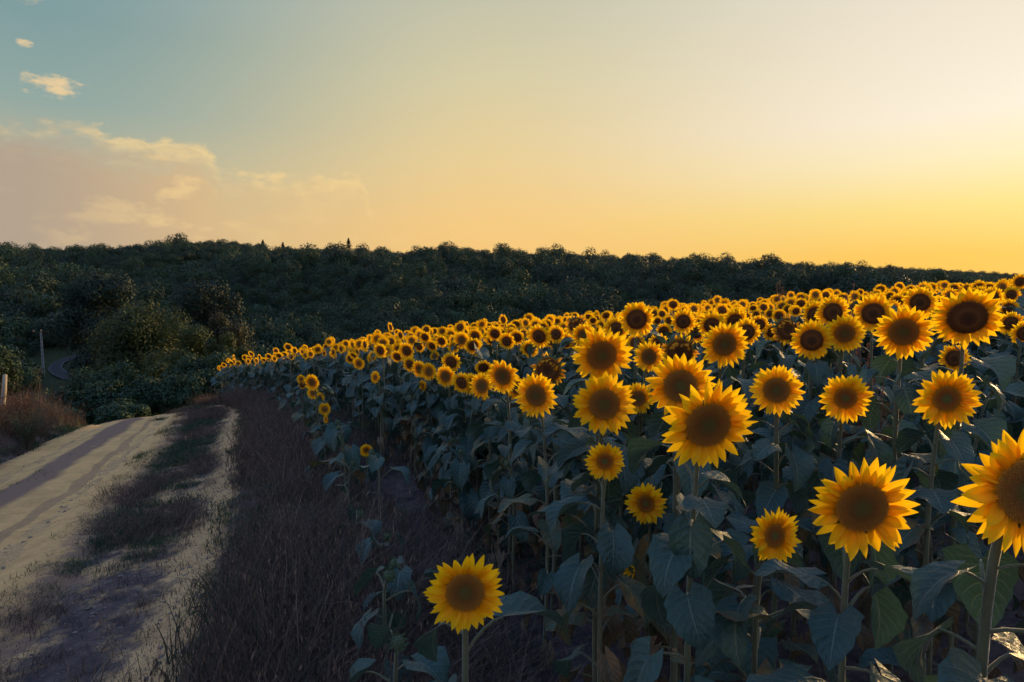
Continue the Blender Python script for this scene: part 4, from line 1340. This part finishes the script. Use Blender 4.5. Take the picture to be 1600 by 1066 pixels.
# sunflowers past counting, in the thick of the field
def far_plant(seed):
    rr = random.Random(seed); g = Geo()
    h = 1.46; yaw = R(-14 + rr.gauss(0, 20)); pitch = R(rr.gauss(-10, 13)); D = rr.uniform(.205, .25); st = rr.choice('fmmmy')
    rd = D / 2 * DRATIO[st]
    hv = Vector((math.sin(yaw) * math.cos(pitch), -math.cos(yaw) * math.cos(pitch), math.sin(pitch)))
    off = .07 + .25 * rd
    P = stem_path(h, hv.x * off, hv.y * off, hv, rd, rr, 8)
    g.add(*tube(P, np.linspace(.017, .011, 8), 5), mat=1)
    a0 = rr.random() * 6.28
    for k in range(9):
        t = .25 + .68 * k / 9
        mt = Matrix.Translation(P[int(t * 7)]) @ Matrix.Rotation(a0 + k * 2.4, 4, 'Z') @ Matrix.Rotation(rr.uniform(-.2, .3), 4, 'Y') @ Matrix.Scale((.55 + .75 * math.sin(math.pi * (.12 + .8 * t) ** 1.1)) * rr.uniform(.85, 1.2), 4)
        g.join(rr.choice(LEAF_LOW), mt)
    hm, _ = head_matrix(Vector((hv.x * off, hv.y * off, h)), yaw, pitch, rr.random() * 6.28, rd)
    g.join(DISC_LOW[st], hm, {0: 2}); g.join(CALYX_LOW, hm, {0: 3}); g.join(rr.choice(PETALS_LOW[st]), hm, {0: 4, 1: 4})
    return g.mesh("field_sunflower", [M_LEAF, M_STEM, {'f': M_DISC_F, 'm': M_DISC_M, 'y': M_DISC_Y}[st], M_CALYX, M_PETAL])
fv = [far_plant(4000 + i) for i in range(14)]
rng = np.random.RandomState(9)
n = len(far_pts)
fp = np.array(far_pts)
sc = rng.normal(1.0, .055, n) - np.where(fp[:, 0] < -3, .06, 0)
scatter("field_sunflowers", np.stack([fp[:, 0], fp[:, 1], GR(fp[:, 0], fp[:, 1])], 1), np.stack([rng.normal(0, .04, n), rng.normal(0, .04, n), rng.normal(0, .25, n)], 1),
        np.repeat(sc[:, None], 3, 1), rng.randint(0, 14, n), fv, "mass of small sunflower blooms packed along the far crest of the field", "sunflowers")
print("plants", len(plants), "far", n)

# ------------------------------------------------------------------ grasses, weeds, stones
def tuft(seed, n, h, spread, lean, width, seedhead=0.0, segs=3):
    rng = np.random.RandomState(seed); g = Geo()
    for k in range(n):
        a = rng.rand() * 6.283; r0 = spread * math.sqrt(rng.rand())
        b0 = np.array([math.cos(a) * r0, math.sin(a) * r0, -.02])
        a2 = rng.rand() * 6.283; hh = h * rng.uniform(.45, 1.1); ln = lean * rng.uniform(.2, 1.3) * hh
        d = np.array([math.cos(a2), math.sin(a2), 0]); s = np.array([-math.sin(a2 + .6), math.cos(a2 + .6), 0])
        V = []; U = []
        for i in range(segs + 1):
            t = i / segs
            c_ = b0 + d * ln * t ** 1.8 + np.array([0, 0, hh * t * (1 - .18 * lean * t)])
            wd = width * (1 - t) ** .7 * (.7 + .6 * rng.rand())
            if i == segs: V.append(c_); U.append((.5, 1))
            else:
                V += [c_ - s * wd, c_ + s * wd]; U += [(0, t), (1, t)]
        F = [(2 * i, 2 * i + 1, 2 * i + 3, 2 * i + 2) for i in range(segs - 1)] + [(2 * segs - 2, 2 * segs - 1, 2 * segs)]
        g.add(V, F, U)
        if rng.rand() < seedhead:
            tip = V[-1]; w_ = width * 1.1; l_ = min(hh * .08, .022)
            for q in range(3):
                e = tip + rng.normal(size=3) * np.array([.012, .012, .012]) - np.array([0, 0, l_ * q * .6])
                g.add([e - s * w_, e - np.array([0, 0, l_ * .5]), e + s * w_, e + np.array([0, 0, l_ * .6])], [(0, 1, 2, 3)])
    return g
def weed(seed, n, h):
    """small broad-leaved weed"""
    rng = np.random.RandomState(seed); g = Geo()
    for k in range(n):
        a = rng.rand() * 6.283; z = h * rng.rand(); r_ = .03 + .10 * rng.rand(); l_ = .05 * rng.uniform(.6, 1.5)
        c_ = np.array([math.cos(a) * r_, math.sin(a) * r_, z]); d = np.array([math.cos(a), math.sin(a), rng.uniform(-.4, .5)]); s = np.array([-math.sin(a), math.cos(a), 0])
        g.add([c_, c_ + d * l_ * .5 + s * l_ * .3, c_ + d * l_ * 1.1, c_ + d * l_ * .5 - s * l_ * .3], [(0, 1, 2, 3)])
    return g
def sample(n, ylo, yhi, xf, dens=None, near_bias=1.0, seed=0):
    rng = np.random.RandomState(seed); out = []
    while len(out) < n:
        y = ylo + (yhi - ylo) * rng.rand() ** near_bias
        x0, x1 = xf(y); x = rng.uniform(x0, x1)
        if dens is None or rng.rand() < dens(x, y): out.append((x, y))
    return np.array(out)
def grass(name, p, meshes, smin, smax, seed, label, cat, tilt=.12):
    rng = np.random.RandomState(seed); n = len(p)
    s = rng.uniform(smin, smax, n) * (.55 + .9 * fbm(p[:, 0] + 5, p[:, 1] + 3, .9))
    scatter(name, np.stack([p[:, 0], p[:, 1], GR(p[:, 0], p[:, 1])], 1), np.stack([rng.normal(0, tilt, n), rng.normal(0, tilt, n), rng.rand(n) * 6.28], 1),
            np.stack([s, s, s * rng.uniform(.8, 1.25, n)], 1), rng.randint(0, len(meshes), n), meshes, label, cat)

dry = [tuft(i, 170, .34, .34, .9 + .15 * (i % 3), .0021, .30).mesh('dry_tuft', [M_DRY]) for i in range(6)] + [tuft(20 + i, 120, .28, .32, .8, .0030).mesh('weed_tuft', [M_WEED]) for i in range(2)]
p = sample(1550, 1.1, 25, lambda y: (float(track_x(y)) + .64, float(edge_x(y)) + .25), lambda x, y: .12 + .88 * (fbm(x, y, .8) > .42), 1.5, 1)
grass("dry_grass", p, dry, .50, 1.5, 1, "dry purplish-brown grass covering the bank between the track and the sunflowers", "grass")
straw = [tuft(120 + i, 16, .62, .16, .8, .0026, .85).mesh("straw_tuft", [M_STRAW]) for i in range(5)]
p = sample(260, 2.4, 22, lambda y: (float(track_x(y)) + .5, float(edge_x(y)) - .05), lambda x, y: .15 + .85 * (fbm(x + 17, y, .9) > .5), 1.4, 41)
grass("straw_grass", p, straw, .5, 1.15, 41, "tall pale straw stalks standing out of the dry bank", "grass", .2)
broad = [weed(130 + i, 60, .26).mesh("bank_weed", [M_WEED]) for i in range(4)]
p = sample(150, 1.4, 20, lambda y: (float(track_x(y)) + .3, float(main_x(y)) + .1), lambda x, y: 1.0 if fbm(x + 23, y, 1.0) > .55 else .05, 1.4, 42)
grass("bank_weeds", p, broad, .4, .8, 42, "small grey-green broad-leaved weeds scattered over the dry bank", "weeds")
und = [tuft(40 + i, 80, .24, .28, .9, .0035).mesh("tuft", [M_WEED]) for i in range(3)] + [tuft(50 + i, 80, .28, .28, .9, .003, .3).mesh("tuft", [M_DRY]) for i in range(2)] + [weed(60 + i, 26, .14).mesh("weed", [M_GREEN]) for i in range(2)]
p = sample(620, 2.2, 20, lambda y: (float(edge_x(y)) - .1, float(main_x(y)) + 1.0), lambda x, y: (.3 + .7 * (fbm(x, y, .7) > .45)) * (0.12 if (y < 4.2 and x > float(edge_x(y)) + .75) else 1), 1.3, 2)
grass("undergrowth", p, und, .6, 1.15, 2, "dim weeds and grass at the foot of the sunflower rows", "undergrowth")
grn = [tuft(70 + i, 110, .10, .18, 1.0, .0028).mesh("green_tuft", [M_GREEN]) for i in range(4)]
def verge(x, y):
    near = math.exp(-((y - 7.4) / 1.1) ** 2 - ((x - (float(track_x(y)) - .75)) / .42) ** 2) * 1.6 * (fbm(x, y, .5) > .42)
    return min(1.0, near + (.8 if fbm(x + 40, y * .6, 1.5) > .58 else .02))
p = sample(640, 3.0, 21, lambda y: (float(road_x(y)) + 1.35, float(track_x(y)) - .32), verge, 1.2, 3)
q = sample(260, 2.2, 24, lambda y: (float(track_x(y)) + .18, float(track_x(y)) + .7), lambda x, y: .5, 1.2, 31)
r2 = sample(330, 7.5, 22, lambda y: (float(road_x(y)) - 2.2, float(road_x(y)) - 1.5), lambda x, y: 1.0 if fbm(x, y, 1.3) > .45 else .1, 1.2, 32)
r3 = np.vstack([np.stack([rng.normal(float(road_x(yy)) + dx, .10 * sz, k), rng.normal(yy, .20 * sz, k)], 1) for yy, dx, sz, k in ((10.7, -.15, 1.0, 16), (11.4, -.25, .6, 7), (12.9, -.1, .7, 8), (9.9, -.2, .4, 5), (19.5, .9, .6, 6))])
r4 = sample(260, 22, 27, lambda y: (float(road_x(y)) + 1.6, float(road_x(y)) + 3.2), None, 1, 33)
grass("green_grass", np.vstack([p, q, r2, r3, r4]), grn, .6, 1.35, 3, "short dark green grass in patches along the dirt road's verges", "grass")
lit_ = [tuft(80 + i, 22, .16, .10, 1.1, .0022, .4).mesh("litter_tuft", [M_DRY]) for i in range(3)]
p = sample(1300, 2.6, 24, lambda y: (float(road_x(y)) + 1.4, float(track_x(y)) - .12), lambda x, y: 1.0 if fbm(x + 11, y, 1.2) > .55 else .12, 1.2, 4)
p3 = sample(500, 13, 24, lambda y: (float(road_x(y)) + 1.7, float(track_x(y)) - .25), lambda x, y: 1.0 if fbm(x, y, 1.4) > .45 else 0.1, 1, 6)
p = np.vstack([p, p3])
grass("verge_dry_grass", p, lit_, .6, 1.4, 4, "thin dry grass on the bare verge beside the dirt road", "grass")
rus = [tuft(90 + i, 90, .45, .26, .7, .0032, .6).mesh("rust_tuft", [M_RUST]) for i in range(4)] + [tuft(95 + i, 22, .75, .2, .5, .003, .8).mesh("rust_stalks", [M_RUST]) for i in range(2)] + [tuft(97 + i, 80, .4, .26, .7, .004).mesh("grey_tuft", [M_WEED]) for i in range(3)]
p = sample(460, 7.5, 24, lambda y: (float(road_x(y)) - 5.5, float(road_x(y)) - 1.85), lambda x, y: min(1.0, .15 + 1.2 * (float(road_x(y)) - 1.85 - x)), .9, 5)
grass("rusty_grass", p, rus, .6, 1.8, 5, "reddish dry grass and stalks on the far roadside bank", "grass")
def stone(seed):
    rng = np.random.RandomState(seed); g = Geo()
    V = np.array([(1, 0, 0), (-1, 0, 0), (0, 1, 0), (0, -1, 0), (0, 0, .7), (0, 0, -.5), (.7, .6, .2), (-.6, .7, .15), (.6, -.7, .2), (-.7, -.6, .25)]) * rng.uniform(.7, 1.2, (10, 3))
    F = [(0, 6, 4), (6, 2, 4), (2, 7, 4), (7, 1, 4), (1, 9, 4), (9, 3, 4), (3, 8, 4), (8, 0, 4), (6, 0, 5), (2, 6, 5), (7, 2, 5), (1, 7, 5), (9, 1, 5), (3, 9, 5), (8, 3, 5), (0, 8, 5)]
    g.add(V, F); return g.mesh("pebble", [M_STONE], smooth=False)
p = sample(3200, 2.5, 20, lambda y: (float(road_x(y)) - 1.5, float(track_x(y)) + .3), lambda x, y: .25 + .75 * (fbm(x, y, .6) > .5), 1.6, 7)
grass("pebbles", p, [stone(i) for i in range(5)], .006, .028, 7, "loose pebbles strewn on the dirt road and verge", "pebbles")
p = sample(900, 2.2, 9, lambda y: (float(edge_x(y)) + .3, float(main_x(y)) + 3.0), None, 1.2, 8)
M_CLOD = simple("soil_clod", (.060, .044, .042), (.115, .08, .072), 30, .95, .1, .4)
clods = []
for i in range(4):
    me = stone(40 + i); me.materials.clear(); me.materials.append(M_CLOD); clods.append(me)
grass("soil_debris", p, clods, .008, .032, 8, "dry soil clods between the sunflower stems", "debris")

def dock(label, x, y, h, seed, n=8):
    rng = np.random.RandomState(seed)
    root = link("dock_weed", None); root.location = (x, y, float(GR(x, y))); props(root, label, "weed", "reddish weeds in the field")
    g = Geo(); g.add(*tube(bez((0, 0, -.05), (.02, 0, h * .4), (-.02, .01, h * .7), (0, 0, h), 8), np.linspace(.008, .002, 8), 5))
    br = []
    for k in range(n):
        z0 = h * rng.uniform(.45, .85); a = rng.rand() * 6.28; l_ = (h - z0) * rng.uniform(.5, .85)
        e = np.array([math.cos(a) * l_ * .28, math.sin(a) * l_ * .28, z0 + l_])
        pth = bez((0, 0, z0), (e[0] * .7, e[1] * .7, z0 + l_ * .2), (e[0], e[1], z0 + l_ * .6), e, 6)
        br.append(pth); g.add(*tube(pth, np.linspace(.004, .0015, 6), 4))
    link("stem", g.mesh("dock_stem", [M_DOCK]), root)
    br.append(bez((0, 0, h * .55), (0, 0, h * .7), (0, 0, h * .85), (0, 0, h), 6))
    s = Geo()
    for pth in br:
        for q in range(70):
            t = rng.uniform(0, 5); i = min(int(t), 4); c_ = pth[i] * (1 - (t - i)) + pth[i + 1] * (t - i) + rng.normal(size=3) * .011
            d1 = rng.normal(size=3); d1 *= .009 / np.linalg.norm(d1); d2 = rng.normal(size=3); d2 *= .007 / np.linalg.norm(d2)
            s.add([c_ - d1, c_ - d2, c_ + d1, c_ + d2], [(0, 1, 2, 3)])
    props(link("seeds", s.mesh("dock_seeds", [M_DOCK], smooth=False), root), kind='stuff')
dock("tall reddish dock weed spiking above the sunflowers at the crest", 2.55, 5.1, 1.84, 1, 9)
dock("shorter reddish dock weed among the leaves below the tall one", 2.25, 4.4, 1.45, 2, 9)
dock("reddish dock weed leaning among stems beside the sideways big bloom", 2.05, 3.75, 1.35, 3, 8)
dock("distant reddish weed tops peeping over the crest against the wood", 5.05, 12.9, 1.95, 4, 6)

def dry_shrub(label, x, y, h, wd, seed, mat):
    rng = np.random.RandomState(seed)
    root = link("dry_shrub", None); root.location = (x, y, float(GR(x, y)) - .02); props(root, label, "shrub", "dry roadside shrubs")
    g = Geo(); tw = Geo()
    for k in range(70):
        a = rng.rand() * 6.28; r_ = wd / 2 * math.sqrt(rng.rand()); e = np.array([math.cos(a) * r_, math.sin(a) * r_, h * rng.uniform(.65, 1.05)])
        g.add(*tube(bez((0, 0, 0), e * np.array([.1, .1, .4]), e * np.array([.5, .5, .8]), e, 4), np.linspace(.006, .002, 4), 3, cap=False))
        for q in range(16):
            t = rng.uniform(.5, 1.05); c_ = e * np.array([t ** 1.5, t ** 1.5, t]) + rng.normal(size=3) * .02; d1 = rng.normal(size=3) * .014 + np.array([0, 0, .016]); d2 = rng.normal(size=3) * .005
            tw.add([c_ - d1, c_ - d2, c_ + d1, c_ + d2], [(0, 1, 2, 3)])
    link("stems", g.mesh("shrub_stems", [mat]), root)
    link("crown", tw.mesh("shrub_crown", [mat], smooth=False), root)
dry_shrub("dry reddish fan-shaped shrub at the roadside where the road bends", -12.7, 17.6, .95, 1.1, 1, M_RUST)
dry_shrub("low dry reddish shrub spilling towards the road below the fan-shaped one", -11.55, 16.2, .5, 1.1, 2, M_RUST)
dry_shrub("bushy dry reddish shrub on the bank between the post and the fan-shaped shrub", -12.4, 16.4, .85, 1.2, 4, M_RUST)
dry_shrub("dark reddish dry shrub at the foot of the wooden post", -12.6, 17.0, .7, 1.3, 5, M_RUST)
dry_shrub("grey-green low shrub at the bank's foot beside the road edge", -9.9, 12.6, .45, 1.0, 6, M_WEED)
dry_shrub("grey-green spindly shrub in the dry grass by the post", -10.9, 15.2, 1.0, .9, 3, M_WEED)

# ------------------------------------------------------------------ evening haze
if True:
    g = Geo(); g.add(*box(0, 800, 15, 3600, 1680, 90))
    m_ = bpy.data.materials.new("haze"); m_.use_nodes = True
    nt = m_.node_tree; nt.nodes.clear()
    pv = nt.nodes.new('ShaderNodeVolumePrincipled'); ou = nt.nodes.new('ShaderNodeOutputMaterial')
    pv.inputs['Color'].default_value = (.80, .84, .92, 1)
    pv.inputs['Density'].default_value = HAZE
    pv.inputs['Anisotropy'].default_value = .3
    nt.links.new(pv.outputs[0], ou.inputs['Volume'])
    props(link("haze", g.mesh("haze", [m_], smooth=False)), "thin evening haze over the valley", kind='stuff')
